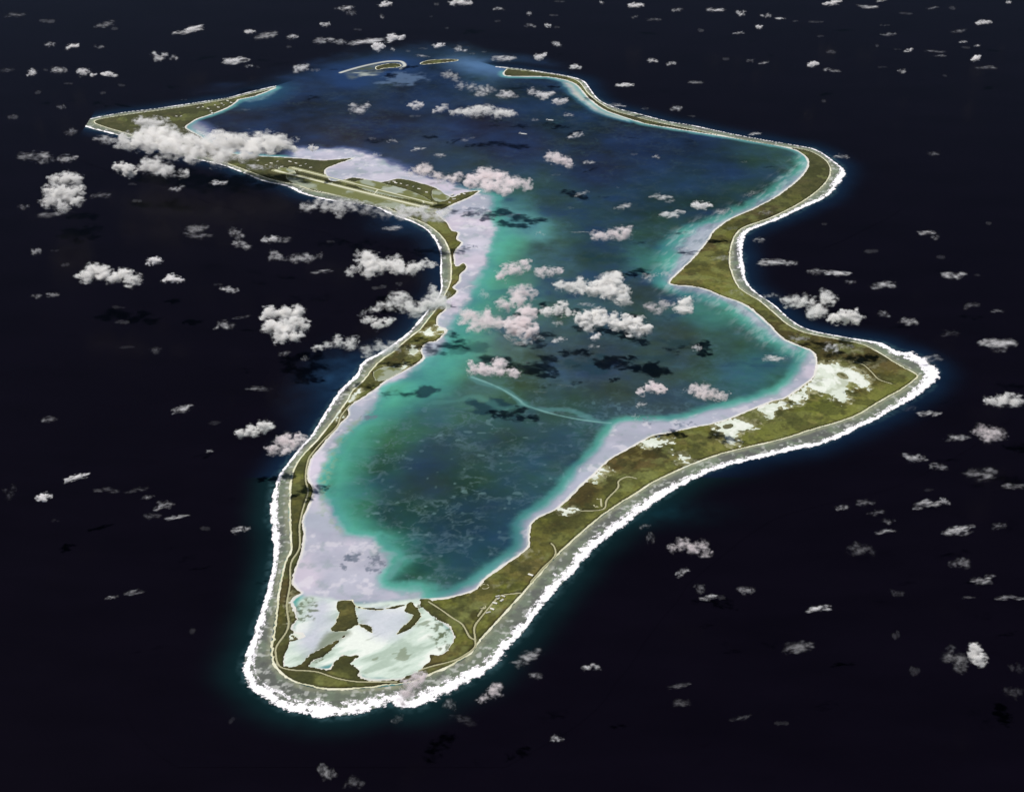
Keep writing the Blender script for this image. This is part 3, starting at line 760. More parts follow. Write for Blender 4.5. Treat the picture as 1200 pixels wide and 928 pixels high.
tag(MB().poly(ap, 4.0, 5.5).build("apron", M_APRON), "broad grey green aircraft apron between taxiway and lagoon shore", "apron", kind="structure")
# square clearing on the eastern arm
def ring(cx, cy, rx, ry, wd, lb, sq=False):
    c = at(cx, cy); s = c[2] / FPX
    P = []
    for k in range(25):
        a = 2 * math.pi * k / 24
        ca, sa = math.cos(a), math.sin(a)
        if sq:
            m = max(abs(ca), abs(sa)); ca /= m; sa /= m
        P.append((c[0] + rx * s * ca, c[1] + ry * s * sa / .5))
    tag(ribbon("track_ring", P, wd, 4.0, 14.5, M_ROAD), lb, "track", kind="structure")
ring(700, 590, 4.4, 4.2, 26, "square pale perimeter track round the clearing on the eastern arm", True)
ring(568, 688, 5, 2.4, 12, "oval pale track near the lagoon shore of the southern village")
ring(566, 712, 3.2, 2.0, 12, "small oval track beside the road in the southern village")
tag(MB().box(-14, 14, -9, 9, 0, 1).build("clearing", M_ROAD), "bare pad inside the square perimeter track", "clearing", kind="structure").location = (*at(701, 591)[:2], 12.5)

# ------------------------------------------------------------------ buildings
def make_building():
    r = empty("building", (0, 0, 0))
    MB().box(-30, 30, -13, 13, 0, 8).build("wall", M_WALL, r)
    MB().gable(-32, 32, -15, 15, 8.05, 13).build("roof", M_ROOF, r)
    MB().box(-1.6, 1.6, 13.05, 13.3, .1, 5).build("door", M_DARK, r)
    return r
B = {"western settlement": ("pale building of the settlement on the north west tip", [(232,127),(238,126),(247,131),(252,124),(260,122),(244,128),(256,126.5),(249,133),(207,137),(212,137),(170,132),(267,119),(262,124),(271,121)]),
     "airfield": ("pale building among the trees by the northern end of the runway", [(330,196),(312,194),(318,192),(302,189),(352,195),(347,192),(358,193),(340,190),(325,190),(364,197)]),
     "hangars": ("pale shed in the row between the apron and the lagoon", [(464,215),(470,216),(477,218),(484,219.5),(491,222),(462,213.5),(500,226),(456,214.5)]),
     "harbour": ("pale building near the dark spur by the harbour flats", [(530,229),(538,229),(532,234),(527,238),(544,228)]),
     "southern village": ("pale building in the southern village beside the road", [(584,702),(588,704),(580,707),(577,714),(583,699),(572,718),(622,674),(590,699)]),
     }
proto = None
for g, (lb, pts) in B.items():
    for i, (px, py) in enumerate(pts):
        if proto is None: o = proto = make_building()
        else: o = copy_tree(proto)
        x, y, _ = at(px, py, 6)
        o.location = (x, y, 4.5 if g != "western settlement" else 5.0)
        o.rotation_euler = (0, 0, random.choice((-.55, -.35, .9, .4)))
        s = random.uniform(.7, 1.15)
        o.scale = (s, s * random.uniform(.8, 1.2), 1.6)
        tag(o, lb, "building", "buildings of the " + g)

# ------------------------------------------------------------------ ships at anchor in the lagoon
def make_ship():
    r = empty("ship", (0, 0, 0))
    L_, B_ = 95, 19
    out = [(-L_, -B_ * .75), (-L_ * .9, -B_), (L_ * .55, -B_), (L_ * .82, -B_ * .6), (L_, 0), (L_ * .82, B_ * .6), (L_ * .55, B_), (-L_ * .9, B_), (-L_, B_ * .75)]
    hull = MB().poly(out, 2.6, 12).build("hull", M_HULL, r)
    MB().poly([(x * 1.003, y * 1.01) for x, y in out], 1.5, 4.5).build("boot_topping", M_BOOT, hull)
    MB().poly([(x * .985, y * .95) for x, y in out], 12.05, 12.9).build("deck", M_DECK, r)
    h = MB().box(-L_ * .9, -L_ * .62, -13, 13, 12.95, 27); h.box(-L_ * .86, -L_ * .64, -11, 11, 27.1, 33)
    dh = h.build("deckhouse", M_WHITE, r)
    MB().box(-L_ * .62 + .1, -L_ * .62 + .4, -12, 12, 22, 25).build("bridge_window", M_DARK, dh)
    MB().cyl(-L_ * .8, 0, 33.1, 42, 4).build("funnel", M_DARK, r)
    for k in range(5):
        x = -48 + k * 24
        MB().box(x, x + 18, -11, 11, 12.95, 16).build("hatch_cover", M_WHITE, r)
    for k in range(3):
        x = -27 + k * 48 - 5
        MB().cyl(x, 0, 16, 30, 1.2).box(x - 1, x + 22, -1, 1, 28, 29.5).build("crane", M_WHITE, r)
    MB().cyl(L_ * .88, 0, 12.95, 24, .7, 8).build("mast", M_WHITE, r)
    return r
ship = make_ship()
sa = at(613, 157.5); sb = at(644.5, 141.5)
ship.location = (sa[0], sa[1], 0); ship.rotation_euler = (0, 0, R(-18))
tag(ship, "white ship at anchor in the northern lagoon, nearer of the two", "ship", "ships anchored in the lagoon")
s2 = copy_tree(ship)
s2.location = (sb[0], sb[1], 0); s2.rotation_euler = (0, 0, R(-14)); s2.scale = (.92, .95, 1)
tag(s2, "white ship at anchor in the northern lagoon, farther of the two", "ship", "ships anchored in the lagoon")

# ------------------------------------------------------------------ clouds
def cloud_mat(name, lobes, nscale, tint=(.97, .955, .95)):
    """fog that fills a union of puffs; the edge is broken up by turbulence"""
    m, t, out = new_mat(name); N = t.nodes; L = t.links
    tc = N.new("ShaderNodeTexCoord"); oi = N.new("ShaderNodeObjectInfo")
    sc = N.new("ShaderNodeVectorMath"); sc.operation = 'SCALE'; sc.inputs[0].default_value = (37.0, 91.0, 53.0)
    L.new(oi.outputs["Random"], sc.inputs["Scale"])
    mul = N.new("ShaderNodeVectorMath"); mul.operation = 'MULTIPLY_ADD'; mul.inputs[1].default_value = (.8 / nscale, 1 / nscale, 1.35 / nscale)
    L.new(tc.outputs["Object"], mul.inputs[0]); L.new(sc.outputs[0], mul.inputs[2])
    n1 = N.new("ShaderNodeTexNoise"); n1.inputs["Scale"].default_value = 1.0; n1.inputs["Detail"].default_value = 5.0; n1.inputs["Roughness"].default_value = .58
    L.new(mul.outputs[0], n1.inputs["Vector"])
    # the puffs are pulled about by slow eddies so that none stays round
    rr = sum(l[3] for l in lobes) / len(lobes)
    wm = N.new("ShaderNodeVectorMath"); wm.operation = 'MULTIPLY_ADD'; wm.inputs[1].default_value = (.9 / rr,) * 3
    L.new(tc.outputs["Object"], wm.inputs[0]); L.new(sc.outputs[0], wm.inputs[2])
    wn = N.new("ShaderNodeTexNoise"); wn.inputs["Scale"].default_value = 1.0; wn.inputs["Detail"].default_value = 2.0
    L.new(wm.outputs[0], wn.inputs["Vector"])
    ws = N.new("ShaderNodeVectorMath"); ws.operation = 'MULTIPLY_ADD'; ws.inputs[1].default_value = (rr * 2.6, rr * 2.6, rr * 1.3); ws.inputs[2].default_value = (-rr * 1.3, -rr * 1.3, -rr * .65)
    L.new(wn.outputs["Color"], ws.inputs[0])
    wp = N.new("ShaderNodeVectorMath"); wp.operation = 'ADD'; L.new(tc.outputs["Object"], wp.inputs[0]); L.new(ws.outputs[0], wp.inputs[1])
    prev = None
    for x, y, z, r in lobes:
        d = N.new("ShaderNodeVectorMath"); d.operation = 'DISTANCE'; d.inputs[1].default_value = (x, y, z)
        L.new(wp.outputs[0], d.inputs[0])
        k = N.new("ShaderNodeMath"); k.operation = 'MULTIPLY'; k.inputs[1].default_value = 1 / r; L.new(d.outputs["Value"], k.inputs[0])
        if prev is None: prev = k
        else:
            q = N.new("ShaderNodeMath"); q.operation = 'MINIMUM'; L.new(prev.outputs[0], q.inputs[0]); L.new(k.outputs[0], q.inputs[1]); prev = q
    # how deep inside a puff, eaten away by turbulence
    a = N.new("ShaderNodeMath"); a.operation = 'MULTIPLY_ADD'; a.inputs[1].default_value = 2.7; a.inputs[2].default_value = -1.35 + .70
    L.new(n1.outputs[0], a.inputs[0])
    b = N.new("ShaderNodeMath"); b.operation = 'SUBTRACT'; L.new(a.outputs[0], b.inputs[0]); L.new(prev.outputs[0], b.inputs[1])
    mr = N.new("ShaderNodeMapRange"); mr.inputs[1].default_value = -.05; mr.inputs[2].default_value = 1.0; mr.inputs[3].default_value = 0; mr.inputs[4].default_value = 1
    L.new(b.outputs[0], mr.inputs[0])
    sq = N.new("ShaderNodeMath"); sq.operation = 'POWER'; sq.inputs[1].default_value = 2.3; L.new(mr.outputs[0], sq.inputs[0]); mr = sq
    # nothing outside the puffs
    e = N.new("ShaderNodeMapRange"); e.inputs[1].default_value = 1.0; e.inputs[2].default_value = .7; e.inputs[3].default_value = 0; e.inputs[4].default_value = 1
    L.new(prev.outputs[0], e.inputs[0])
    at_ = N.new("ShaderNodeAttribute"); at_.attribute_type = 'OBJECT'; at_.attribute_name = "thickness"
    m1 = N.new("ShaderNodeMath"); m1.operation = 'MULTIPLY'; L.new(mr.outputs[0], m1.inputs[0]); L.new(e.outputs[0], m1.inputs[1])
    m2 = N.new("ShaderNodeMath"); m2.operation = 'MULTIPLY'; L.new(m1.outputs[0], m2.inputs[0]); L.new(at_.outputs["Fac"], m2.inputs[1])
    v = N.new("ShaderNodeVolumePrincipled"); v.inputs["Color"].default_value = (*tint, 1); v.inputs["Anisotropy"].default_value = 0.0
    L.new(m2.outputs[0], v.inputs["Density"])
    L.new(v.outputs[0], out.inputs["Volume"])
    return m

def sphere_dirs(nu, nv):
    v = [(0, 0, 1)]
    for i in range(1, nv):
        th = math.pi * i / nv
        for j in range(nu):
            ph = 2 * math.pi * j / nu
            v.append((math.sin(th) * math.cos(ph), math.sin(th) * math.sin(ph), math.cos(th)))
    v.append((0, 0, -1)); f = []
    for j in range(nu): f.append((0, 1 + j, 1 + (j + 1) % nu))
    for i in range(nv - 2):
        for j in range(nu):
            a = 1 + i * nu + j; b = 1 + i * nu + (j + 1) % nu
            f.append((a, a + nu, b + nu, b))
    n = len(v) - 1; o = 1 + (nv - 2) * nu
    for j in range(nu): f.append((o + j, n, o + (j + 1) % nu))
    return np.array(v), f

def hull_mesh(name, lobes, mat, nu=40, nv=20):
    """closed billowing shell round all the puffs"""
    Lb = np.array(lobes); c = Lb[:, :3].mean(0)
    lo = (Lb[:, :3] - Lb[:, 3:]).min(0); hi = (Lb[:, :3] + Lb[:, 3:]).max(0)
    D, F = sphere_dirs(nu, nv)
    E = D * (hi - lo); E /= np.linalg.norm(E, axis=1)[:, None]
    T = np.zeros(len(E))
    for x, y, z, r in lobes:
        r = r * 1.1
        o = np.array((x, y, z)) - c
        b = E @ o; disc = b * b - (o @ o - r * r)
        k = disc > 0
        T[k] = np.maximum(T[k], b[k] + np.sqrt(disc[k]))
    rmin = min(l[3] for l in lobes) * .5
    T = np.maximum(T, rmin)
    V = c + E * T[:, None]
    me = bpy.data.meshes.new(name); me.from_pydata([tuple(p) for p in V], [], F); me.update()
    for p in me.polygons: p.use_smooth = True
    me.materials.append(mat)
    return me

ALT = 620.0
def tau(op): return 15.0 * op ** 2.1 / (1.2 - op)

# sixteen shapes of small cloud, each one unit long; every small cloud is a stretched and turned copy of one
ARCH = []
for k in range(16):
    n = random.choice((3, 4, 4, 5, 6))
    lb = []
    for i in range(n):
        u = (i + .5) / n * 2 - 1
        r = random.uniform(.46, .72) * (1 - .35 * abs(u))
        lb.append((u * (1 - r * .8), random.uniform(-.35, .35), random.uniform(-.12, .3), r))
    m = cloud_mat("cloud_vapour_%s" % "abcdefghijklmnop"[k], lb, .30)
    ARCH.append(hull_mesh("small_cloud", lb, m, 24, 12))

count = [0]
def cloud_obj(me, loc, dens, label):
    o = bpy.data.objects.new("cloud", me); col.objects.link(o)
    o.location = loc; o["thickness"] = float(dens)
    tag(o, label, "cloud", "fair weather clouds drifting over the atoll")
    count[0] += 1
    return o

def small(px, py, rx, ry, op, tilt, label):
    x, y, t = at(px, py, ALT); s = t / FPX
    th = math.atan2(H - ALT, y)
    me = random.choice(ARCH)
    o = cloud_obj(me, (x, y, ALT), tau(op) / (1.1 * ry * s), label)
    o.scale = (rx * s * 1.34, ry * s * 2.15, ry * s * 1.6)
    o.rotation_euler = (0, 0, math.atan(math.tan(R(tilt)) / math.sin(th)) + random.choice((0, math.pi)))
    return o

def big(lobes, op, label):
    """lobes: (px, py, radius px)"""
    P = [(*at(a, b, ALT), r) for a, b, r in lobes]
    c = np.mean([(p[0], p[1]) for p in P], 0)
    s = np.mean([p[2] for p in P]) / FPX
    # puffs in the picture stand partly behind and partly above each other
    L_ = []
    ym = c[1]
    for x, y, t, r in P:
        R_ = r * t / FPX * 1.5
        dy = (y - ym)
        L_.append((x - c[0], dy * .85, random.uniform(-.15, .35) * R_ + dy * .07, R_))
        # billows sprouting on each puff
        for _ in range(1 if len(P) > 9 else 2):
            a = random.uniform(0, 2 * math.pi); q = random.uniform(.45, .8)
            L_.append((x - c[0] + math.cos(a) * R_ * .6, dy * .85 + math.sin(a) * R_ * .6, random.uniform(.1, .55) * R_, R_ * q))
    rm = float(np.mean([l[3] for l in L_]))
    m = cloud_mat("cloud_vapour", L_, rm * .62, (.99, .93, .93) if "pink" in label else (.97, .96, .94))
    me = hull_mesh("big_cloud", L_, m, 56, 28)
    o = cloud_obj(me, (c[0], c[1], ALT), tau(op) / rm * 1.1, label)
    o.scale = (1, 1, .8)
    return o

BIG = [
 ([(78,209,9),(66,210,7),(90,210,8),(65,229,10),(78,232,11),(88,226,9),(55,236,8),(70,243,8),(90,238,7)], .85, "tall bright topped grey cloud far left, standing west of the large cloud bank"),
 ([(143,197,7),(150,200,8),(137,196,5)], .95, "small brilliant white cloud just below the left end of the large cloud bank"),
 ([(168,200,8),(183,196,11),(195,202,9),(213,203,6)], .68, "dull grey cloud tucked under the left part of the large cloud bank"),
 ([(102,325,8),(111,318,10),(121,323,8),(134,328,8),(145,322,8),(155,330,9),(93,326,5)], .85, "double humped white cloud west of the two little round clouds"),
 ([(317,370,9),(336,366,9),(349,367,8),(317,383,9),(333,386,11),(349,381,9),(357,383,6),(328,397,8),(344,398,8)], .93, "compact round cauliflower cloud alone over dark sea left of the narrow arm"),
 ([(384,406,6),(397,401,7),(411,405,8),(372,407,5)], .55, "ragged cloud below the cauliflower cloud, between it and the western arm"),
 ([(412,318,6),(429,303,10),(437,311,12),(432,319,8),(448,314,9),(463,309,9),(467,317,8),(483,314,8),(496,310,6),(507,313,5)], .95, "bright long cloud left of the thin curved western arm, fading to the right"),
 ([(440,362,6),(456,359,8),(467,350,9),(477,359,9),(488,365,10),(501,357,10),(508,343,8),(517,352,10),(522,360,7)], .66, "soft grey cloud lying across the narrow waist of the western arm"),
 ([(432,378,6),(443,380,7),(453,377,6)], .75, "small white cloud just under the soft grey cloud at the waist"),
 ([(360,242,8),(384,242,8),(397,245,10),(397,253,5),(411,240,8),(372,238,6)], .5, "grey ragged cloud in the sea below the middle of the runway"),
 ([(427,246,7),(440,249,8),(452,251,8)], .33, "thin veil over the breakers below the southern runway end"),
 ([(472,252,9),(486,250,10),(499,254,9),(512,254,9),(522,250,7)], .6, "grey cloud covering the land gap south of the runway end"),
 ([(432,412,8),(446,410,10),(460,410,9)], .5, "pale grey cloud touching the ocean beach of the western arm above the bay"),
 ([(490,203,7),(500,202,8),(515,207,8),(532,210,8),(480,204,5)], .6, "pinkish low cloud along the lagoon shore behind the hangar row"),
 ([(560,210,10),(572,207,10),(585,212,10),(602,217,9),(616,216,7),(590,224,8),(572,221,9),(552,214,7)], .82, "large pinkish cloud off the dark spur at the harbour"),
 ([(140,169,8),(150,170,10),(165,165,12),(180,160,13),(193,160,12),(205,168,14),(222,171,14),(235,172,16),(252,174,15),(266,171,15),(280,167,12),(294,170,13),(310,168,12),(325,169,10),(338,172,9),(285,180,10),(318,179,8),(347,173,6),(175,172,13),(200,178,13),(228,182,12),(258,184,12),(190,168,13),(300,176,11)], 1.0, "longest cloud bank in view, grey white, hiding the neck of the north western arm"),
 ([(166,143,7),(178,144,8),(189,145,6)], .68, "grey cloud over the forest just above the large cloud bank"),
 ([(538,133,5),(548,132,7),(560,130,8),(572,131,8),(584,134,7),(595,134,6),(530,134,4)], .75, "long bright cloud in the northern lagoon left of the two ships"),
 ([(526,87,6),(534,93,6),(540,102,6),(552,103,6),(563,107,6),(572,106,5)], .42, "faint ragged cloud chain south of the thin flat island"),
 ([(644,184,6),(652,187,7),(661,190,7),(667,193,5)], .72, "pinkish double cloud in the middle of the northern lagoon below the ships"),
 ([(699,276,7),(707,278,7),(718,277,8),(731,273,9),(724,278,7)], .68, "pinkish flattened cloud in mid lagoon above the central cloud cluster"),
 ([(588,324,8),(602,319,10),(616,312,7)], .72, "pink slanting cloud at the upper left of the central cluster"),
 ([(633,321,6),(645,319,7),(655,317,5)], .6, "small pink cloud just right of the pink slanting cloud"),
 ([(605,346,10),(619,343,9),(591,357,9),(608,355,9)], .7, "pink cloud in the left of the central cluster above the largest pair"),
 ([(551,371,9),(565,374,12),(577,382,11),(557,386,8),(545,377,7)], .68, "dull pink cloud at the far left of the central cluster over turquoise shallows"),
 ([(602,388,9),(613,380,12),(619,369,9),(625,388,7),(596,380,8),(616,392,8)], .84, "paler cloud joined to the right of the dull pink cloud in the central cluster"),
 ([(643,365,7),(655,364,8),(666,367,6)], .85, "small oval white cloud in the centre of the cluster"),
 ([(656,337,7),(670,337,8),(681,331,7),(681,341,7)], .78, "low white cloud touching the left side of the tallest bright cloud"),
 ([(698,341,9),(713,334,12),(721,325,8),(730,340,9),(731,354,8),(715,346,10)], 1.0, "tallest brightest white cloud of the central cluster"),
 ([(684,375,9),(696,374,10),(707,378,8),(721,370,6),(690,382,8)], .95, "bright white cloud below the tallest cloud, with a spur to the right"),
 ([(724,382,8),(740,383,10),(747,388,9),(756,386,7),(744,377,7)], 1.0, "bright white cloud at the lower right of the central cluster"),
 ([(764,361,7),(778,358,7),(772,365,6)], .45, "wispy grey pink cloud right of the tallest cloud"),
 ([(799,358,8),(803,365,7),(806,354,6)], .9, "small square bright cloud below the pointed cape"),
 ([(555,432,7),(567,435,8),(584,427,7),(587,438,7),(602,439,7),(575,433,7)], .8, "pink white cloud at the upper left end of the pale sill"),
 ([(752,459,5),(765,454,7),(773,459,6)], .82, "small pointed pink white cloud above the eastern sand shelf"),
 ([(808,460,6),(820,458,8),(832,462,9),(846,466,6)], .65, "pink cloud beside the eastern sand shelf, right of the small pointed one"),
 ([(925,354,8),(939,356,9),(956,362,10),(968,352,9),(956,370,7),(972,349,6)], .68, "large grey white cloud right of the eastern neck"),
 ([(979,373,7),(993,373,8),(1002,371,8)], .92, "bright white cloud just below and right of the large one beside the eastern neck"),
 ([(789,644,6),(800,640,8),(812,646,8),(822,641,7),(827,650,6)], .5, "ragged pinkish cloud in dark sea below the middle of the eastern arm"),
 ([(1140,761,7),(1147,772,8),(1150,780,6)], .75, "twisted bright cloud low at the right edge of the photo"),
 ([(1125,775,9),(1112,768,8),(1125,785,7)], .25, "dim halo of vapour just left of the twisted bright cloud"),
 ([(566,819,6),(580,812,8)], .55, "small pink puff in the sea right of the southern surf"),
 ([(482,802,8),(490,795,9),(476,812,8),(470,824,7)], .62, "thin pink veil crossing the southern beach and breakers"),
 ([(284,508,6),(297,507,6),(309,502,8)], .9, "bright two part cloud over dark sea left of the western arm bend"),
 ([(320,527,7),(332,520,9),(345,520,9),(335,529,7),(353,515,7)], .68, "soft pinkish cloud touching the surf of the western arm bend"),
 ([(1171,471,8),(1180,469,8),(1190,471,8),(1160,471,6)], .75, "bright cloud at the right edge beside the eastern corner"),
 ([(1150,505,8),(1160,509,9),(1170,508,8),(1158,515,7)], .48, "ragged star shaped pinkish cloud near the right edge"),
]
for lobes, op, lb in BIG: big(lobes, op, lb)

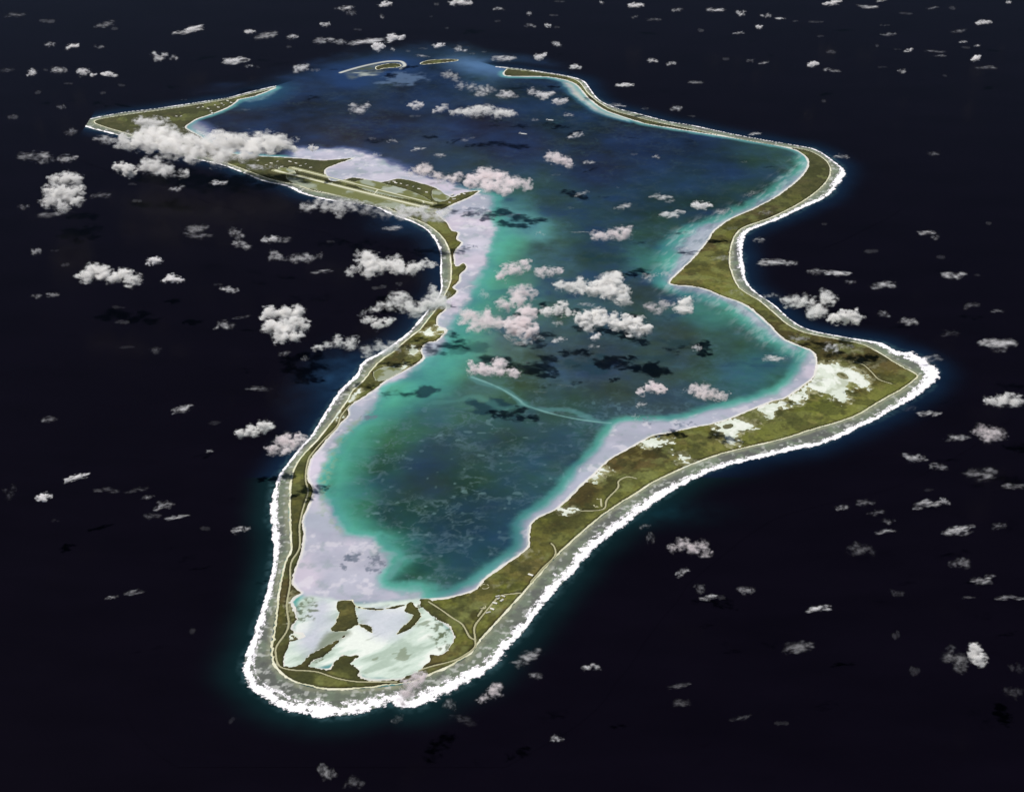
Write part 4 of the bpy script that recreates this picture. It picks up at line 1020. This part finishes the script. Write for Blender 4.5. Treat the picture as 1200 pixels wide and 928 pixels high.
SMALL = {
 "in the top left corner": [(18,19,12,4,.25),(55,25,10,3,.15),(123,29,11,5,.3),(136,34,6,3,.15),(60,53,7,4,.45,25),(85,55,9,4,.85,20),(117,56,7,3,.3),(221,36,17,5,.75),(293,37,7,4,.7)],
 "above the western point": [(37,86,7,5,.6,30),(53,82,4,3,.3),(70,83,9,5,.45),(98,86,9,6,.75),(109,89,4,3,.7),(128,88,11,4,.85,-8),(187,67,10,6,.6),(204,69,6,4,.4),(276,72,15,6,.65,8),(293,78,5,3,.4),(8,83,8,4,.2)],
 "faintly dotted just above the western point": [(42,109,6,3,.15),(122,109,7,3,.2),(72,126,5,4,.3),(142,100,5,2,.2),(80,98,5,2,.15),(216,117,4,2,.3),(15,138,6,4,.15)],
 "along the top edge left of centre": [(404,10,10,4,.5),(412,16,6,4,.25),(452,7,11,5,.85,15),(448,20,3,3,.4,40),(539,6,13,7,.85),(513,5,4,3,.3),(585,12,7,3,.45),(583,25,5,2,.25),(381,30,6,4,.6),(524,33,3,2,.15),(505,20,2,2,.2),(419,35,5,2,.2)],
 "above the northern reef patch": [(313,42,13,5,.4),(343,44,9,4,.55,12),(380,47,14,5,.45),(398,49,8,4,.35),(443,55,7,6,.85),(430,49,20,4,.65,5),(463,46,13,5,.9,12),(460,59,3,3,.5),(339,55,5,2,.15),(353,80,10,6,.55),(370,82,5,3,.25),(302,79,3,2,.3)],
 "above the thin flat island": [(515,53,8,4,.85,5),(495,57,6,2,.3),(479,60,5,2,.25),(495,66,8,2,.35),(539,59,7,4,.5),(553,63,4,2,.3),(569,61,5,2,.3),(590,69,14,4,.55,6)],
 "in lagoon left of the ships": [(420,127,14,7,.55),(486,123,9,6,.7),(487,136,6,2,.2),(516,128,12,5,.65,15),(565,111,8,4,.45),(577,107,7,4,.3),(595,112,11,6,.6),(602,136,6,3,.3)],
 "around the two ships": [(626,109,9,5,.55),(639,113,12,6,.75),(656,119,12,5,.75,12),(666,137,7,4,.4),(627,142,5,3,.3),(675,161,12,5,.6,15),(690,191,7,3,.5)],
 "above the north east arm": [(620,16,3,3,.4),(649,18,6,2,.25),(622,31,7,3,.35),(642,31,4,3,.7,20),(653,32,4,2,.2),(652,52,5,4,.5,20),(633,68,9,5,.85,15),(600,68,3,2,.4),(675,81,8,5,.65),(705,4,3,3,.5),(656,2,6,2,.3),(723,124,10,3,.5,-5)],
 "in the top row right of centre": [(746,7,9,4,.75),(743,20,6,3,.25,15),(767,24,9,3,.25),(793,12,6,3,.35),(839,13,10,3,.6),(868,16,6,4,.6),(898,19,6,4,.4),(891,33,6,4,.7,15),(865,39,7,2,.5),(820,36,5,3,.2)],
 "scattered outside the north east arm": [(765,72,7,3,.55,5),(787,75,7,3,.5,12),(732,100,10,3,.85,8),(816,97,8,2,.35),(757,127,5,2,.2),(793,128,7,4,.4),(810,136,6,2,.25),(880,72,6,3,.25),(895,74,6,2,.45),(853,70,5,3,.2),(885,157,8,2,.45),(985,184,9,4,.35)],
 "in the top right corner": [(975,4,10,4,.85),(914,22,6,2,.6),(1017,9,13,3,.5),(1032,2,8,2,.4),(933,25,5,2,.25),(957,26,9,2,.25,8),(1060,16,9,2,.25),(1093,10,8,2,.3),(1117,10,5,3,.25,25),(1182,4,4,3,.6),(1152,27,8,4,.75)],
 "below the top right corner": [(1038,30,7,2,.25),(1041,41,9,3,.3),(1028,54,3,3,.3),(1123,37,9,3,.25),(1129,50,5,2,.5),(1145,54,4,2,.5),(1133,56,6,2,.25),(1065,60,5,3,.7),(1053,58,5,1.5,.2),(1095,61,12,2,.3),(1142,68,8,4,.95,20),(1154,80,12,3,.3,-8)],
 "over empty sea near the upper right": [(1102,66,8,2,.3),(954,76,8,4,.85,20),(973,83,10,3,.4,-8),(974,61,7,3,.2),(1057,84,6,3,.4,10),(1035,79,6,1.5,.2),(1108,89,4,2,.15),(965,119,3,3,.35),(963,43,5,2,.25),(1094,181,7,4,.25)],
 "left of the big cloud bank": [(84,156,8,6,.25),(40,184,18,8,.4),(54,190,10,6,.3),(80,185,11,7,.5),(28,244,7,4,.25),(62,252,20,4,.3),(156,216,6,2,.2),(119,231,14,5,.3,12),(122,163,12,6,.42)],
 "below the big cloud bank": [(208,222,10,4,.45,15),(160,235,7,3,.12),(230,269,13,7,.3),(235,276,14,5,.25),(257,215,10,4,.6),(300,197,12,5,.45),(320,196,8,4,.35),(255,197,10,3,.2)],
 "left, below the bright topped cloud": [(43,295,6,6,.4),(78,310,5,3,.25),(64,294,5,2,.12),(181,307,9,6,.97,12),(202,331,13,7,.95),(43,348,7,4,.3),(61,347,8,4,.4),(140,360,8,2,.15)],
 "between runway and cauliflower cloud": [(277,274,10,7,.35),(283,287,11,6,.4),(317,281,10,6,.6),(331,282,12,5,.3),(325,305,12,9,.4),(352,303,15,9,.5),(371,302,8,6,.3),(377,319,12,4,.35),(388,283,5,2,.35),(267,341,11,5,.6),(256,333,5,2,.15)],
 "around the cauliflower cloud": [(263,385,12,7,.4),(283,373,12,3,.2,8),(333,415,7,4,.25,15),(357,419,5,5,.3),(424,369,6,5,.3),(444,337,8,3,.15),(468,333,5,3,.2),(459,267,11,4,.4)],
 "over lagoon near the airfield": [(460,166,7,3,.3),(491,176,9,3,.5,8),(515,182,7,3,.4),(547,165,12,4,.25),(437,162,5,3,.2),(367,174,6,5,.7),(440,184,7,4,.35),(289,129,6,2,.3)],
 "in mid lagoon above the central cluster": [(652,205,6,2,.3),(681,228,10,3,.35),(725,220,3,2,.3),(730,242,10,4,.5),(669,244,5,2,.25),(681,273,12,2,.3),(633,275,6,4,.25)],
 "west of the eastern cape": [(775,231,12,4,.55),(785,236,6,3,.3),(822,241,11,5,.88),(788,253,15,5,.7),(744,181,4,2,.25),(769,185,5,3,.4),(849,248,12,5,.35),(809,273,10,5,.3),(803,292,8,4,.3),(873,190,5,2,.2),(879,227,7,4,.25)],
 "within the central cluster": [(568,346,8,7,.3),(697,395,7,5,.78),(654,398,9,4,.55),(687,357,9,3,.4),(654,380,6,4,.4),(696,408,8,4,.35),(761,326,9,6,.4),(779,323,8,5,.35),(816,407,6,5,.45),(612,402,12,5,.4),(630,396,8,4,.3)],
 "over the sill in the lower lagoon": [(752,476,8,4,.45,12),(745,489,5,4,.25),(660,452,10,2,.2),(635,459,8,2,.2),(616,425,5,2,.3)],
 "above land near the eastern neck": [(906,421,15,5,.6),(977,410,11,8,.5),(936,397,12,6,.35),(995,407,8,4,.3),(1087,419,14,5,.35),(897,249,8,4,.25),(845,304,14,5,.3),(860,268,8,3,.2),(862,342,10,5,.25)],
 "right of the eastern neck": [(907,308,18,5,.5),(928,310,8,4,.4),(955,318,10,4,.35),(982,321,14,4,.65),(996,331,6,3,.3),(1034,335,16,7,.5),(903,348,10,6,.3),(1036,369,7,4,.3),(1065,379,12,6,.45),(965,263,4,2,.25),(890,282,7,4,.35)],
 "right edge above eastern corner": [(1119,325,14,6,.5),(1102,302,6,3,.2),(1138,358,10,4,.2),(1170,366,8,3,.3),(1167,402,20,8,.5),(1115,393,12,5,.15),(1095,424,12,5,.22),(1018,294,10,3,.12),(1143,322,6,2,.15),(1085,273,10,3,.45),(1096,279,5,3,.3),(1159,262,5,3,.12)],
 "below the eastern corner": [(1089,485,13,4,.5),(1066,481,10,5,.15),(1123,514,15,5,.4),(1072,536,14,6,.5),(1098,548,12,5,.35),(1151,558,20,8,.35),(1191,570,14,5,.3),(1090,574,6,2,.2)],
 "in the lower right sea": [(987,596,8,4,.45),(1014,589,10,5,.25),(1027,601,10,4,.25),(1042,612,8,4,.25),(1037,623,12,3,.4),(1087,593,17,6,.5,8),(1107,588,6,4,.45),(1124,622,17,6,.55,8),(1172,619,10,5,.25),(1010,645,14,8,.25),(1126,661,12,8,.3)],
 "near the lower right edge": [(1152,680,15,5,.45),(1135,701,10,2,.25),(1182,700,16,3,.45),(959,713,15,5,.72),(935,760,18,8,.35),(1051,697,8,5,.2),(1050,744,5,5,.15),(1192,780,10,8,.15),(1187,810,12,8,.15),(1072,787,7,5,.15)],
 "off the south east surf": [(756,617,7,4,.3),(762,630,5,8,.25),(800,672,8,5,.45),(830,701,10,4,.5),(820,690,6,6,.25),(845,700,8,3,.2),(875,692,10,6,.4),(692,784,11,6,.6),(617,774,17,9,.45),(628,792,8,5,.3)],
 "in the near black bottom foreground": [(527,827,8,8,.25),(653,868,8,5,.5),(384,907,10,10,.35),(415,921,12,8,.25),(545,844,16,5,.15),(465,842,8,5,.2),(796,804,12,4,.25),(800,825,12,5,.2),(867,841,12,3,.2,15),(917,848,8,3,.15)],
 "in sea left of western arm": [(143,377,8,3,.2),(182,410,7,5,.2),(150,407,12,2,.12),(57,493,10,5,.3),(214,480,12,5,.5,15),(250,496,10,3,.15),(246,529,5,2,.4),(303,457,14,4,.3)],
 "in the lower left sea": [(90,560,15,5,.88,12),(51,583,9,6,.95,20),(124,574,16,4,.25),(160,574,12,3,.2,10),(173,583,7,3,.3),(193,595,12,6,.4,15),(208,606,14,3,.55,12),(178,607,10,6,.2),(282,621,10,6,.5)],
 "barely visible toward the bottom left": [(11,577,8,8,.15),(65,610,5,2,.15),(241,619,8,3,.15),(131,701,8,3,.35,15),(157,695,12,3,.35,15),(226,740,6,4,.2),(272,844,5,4,.2)],
}
ORD = ["leftmost", "second from the left", "third from the left", "fourth from the left", "fifth from the left", "sixth from the left", "seventh from the left",
       "eighth from the left", "ninth from the left", "tenth from the left", "eleventh from the left", "twelfth from the left"]
flat_list = sorted(((c[2] * c[3] * c[4] ** 1.5, reg, c) for reg, L_ in SMALL.items() for c in L_), key=lambda q: -q[0])
keep = {id(c) for _, _, c in flat_list[:299 - count[0]]}
rest = []
for reg, L_ in SMALL.items():
    S_ = sorted(L_)
    rest += [c for c in S_ if id(c) not in keep]
    for i, c in enumerate([c for c in S_ if id(c) in keep]):
        px, py, rx, ry, op = c[:5]; tilt = c[5] if len(c) > 5 else random.uniform(-4, 9)
        look = "bright white" if op > .7 else "soft white" if op > .5 else "thin grey" if op > .28 else "very faint"
        size = "tiny" if rx < 6 else "small"
        small(px, py, rx, ry, op, tilt, f"{size} {look} cloud {reg}, {ORD[i]}")
# the faintest shreds left over, one patchy veil of even vapour
def wisps(items):
    V, F = [], []; D, Fs = sphere_dirs(18, 9)
    for c in items:
        x, y, t = at(c[0], c[1], ALT); s = t / FPX
        for _ in range(4):
            u = random.uniform(-.7, .7); n = len(V); k = random.uniform(.3, .6)
            sx, sy_, sz = c[2] * s * k, c[3] * s * k * 2.2, c[3] * s * k * .9
            ox, oy = u * c[2] * s, random.uniform(-.8, .8) * c[3] * s
            for d in D:
                b = 1 + .3 * math.sin(d[0] * 5 + n) * math.cos(d[1] * 4 + n)
                V.append((x + ox + d[0] * sx * b, y + oy + d[1] * sy_ * b, ALT + d[2] * sz * b))
            F += [tuple(n + q for q in f) for f in Fs]
    m, t_, out = new_mat("thin_vapour")
    v = t_.nodes.new("ShaderNodeVolumePrincipled"); v.inputs["Color"].default_value = (.97, .96, .95, 1); v.inputs["Density"].default_value = 0.0011
    t_.links.new(v.outputs[0], out.inputs["Volume"])
    me = bpy.data.meshes.new("cloud_wisps"); me.from_pydata(V, [], F); me.update(); me.materials.append(m)
    o = bpy.data.objects.new("cloud_wisps", me); col.objects.link(o)
    tag(o, "barely visible shreds of vapour scattered over the open sea", "cloud wisps", kind="stuff")
wisps(rest)
print("clouds", count[0], "wisps", len(rest))
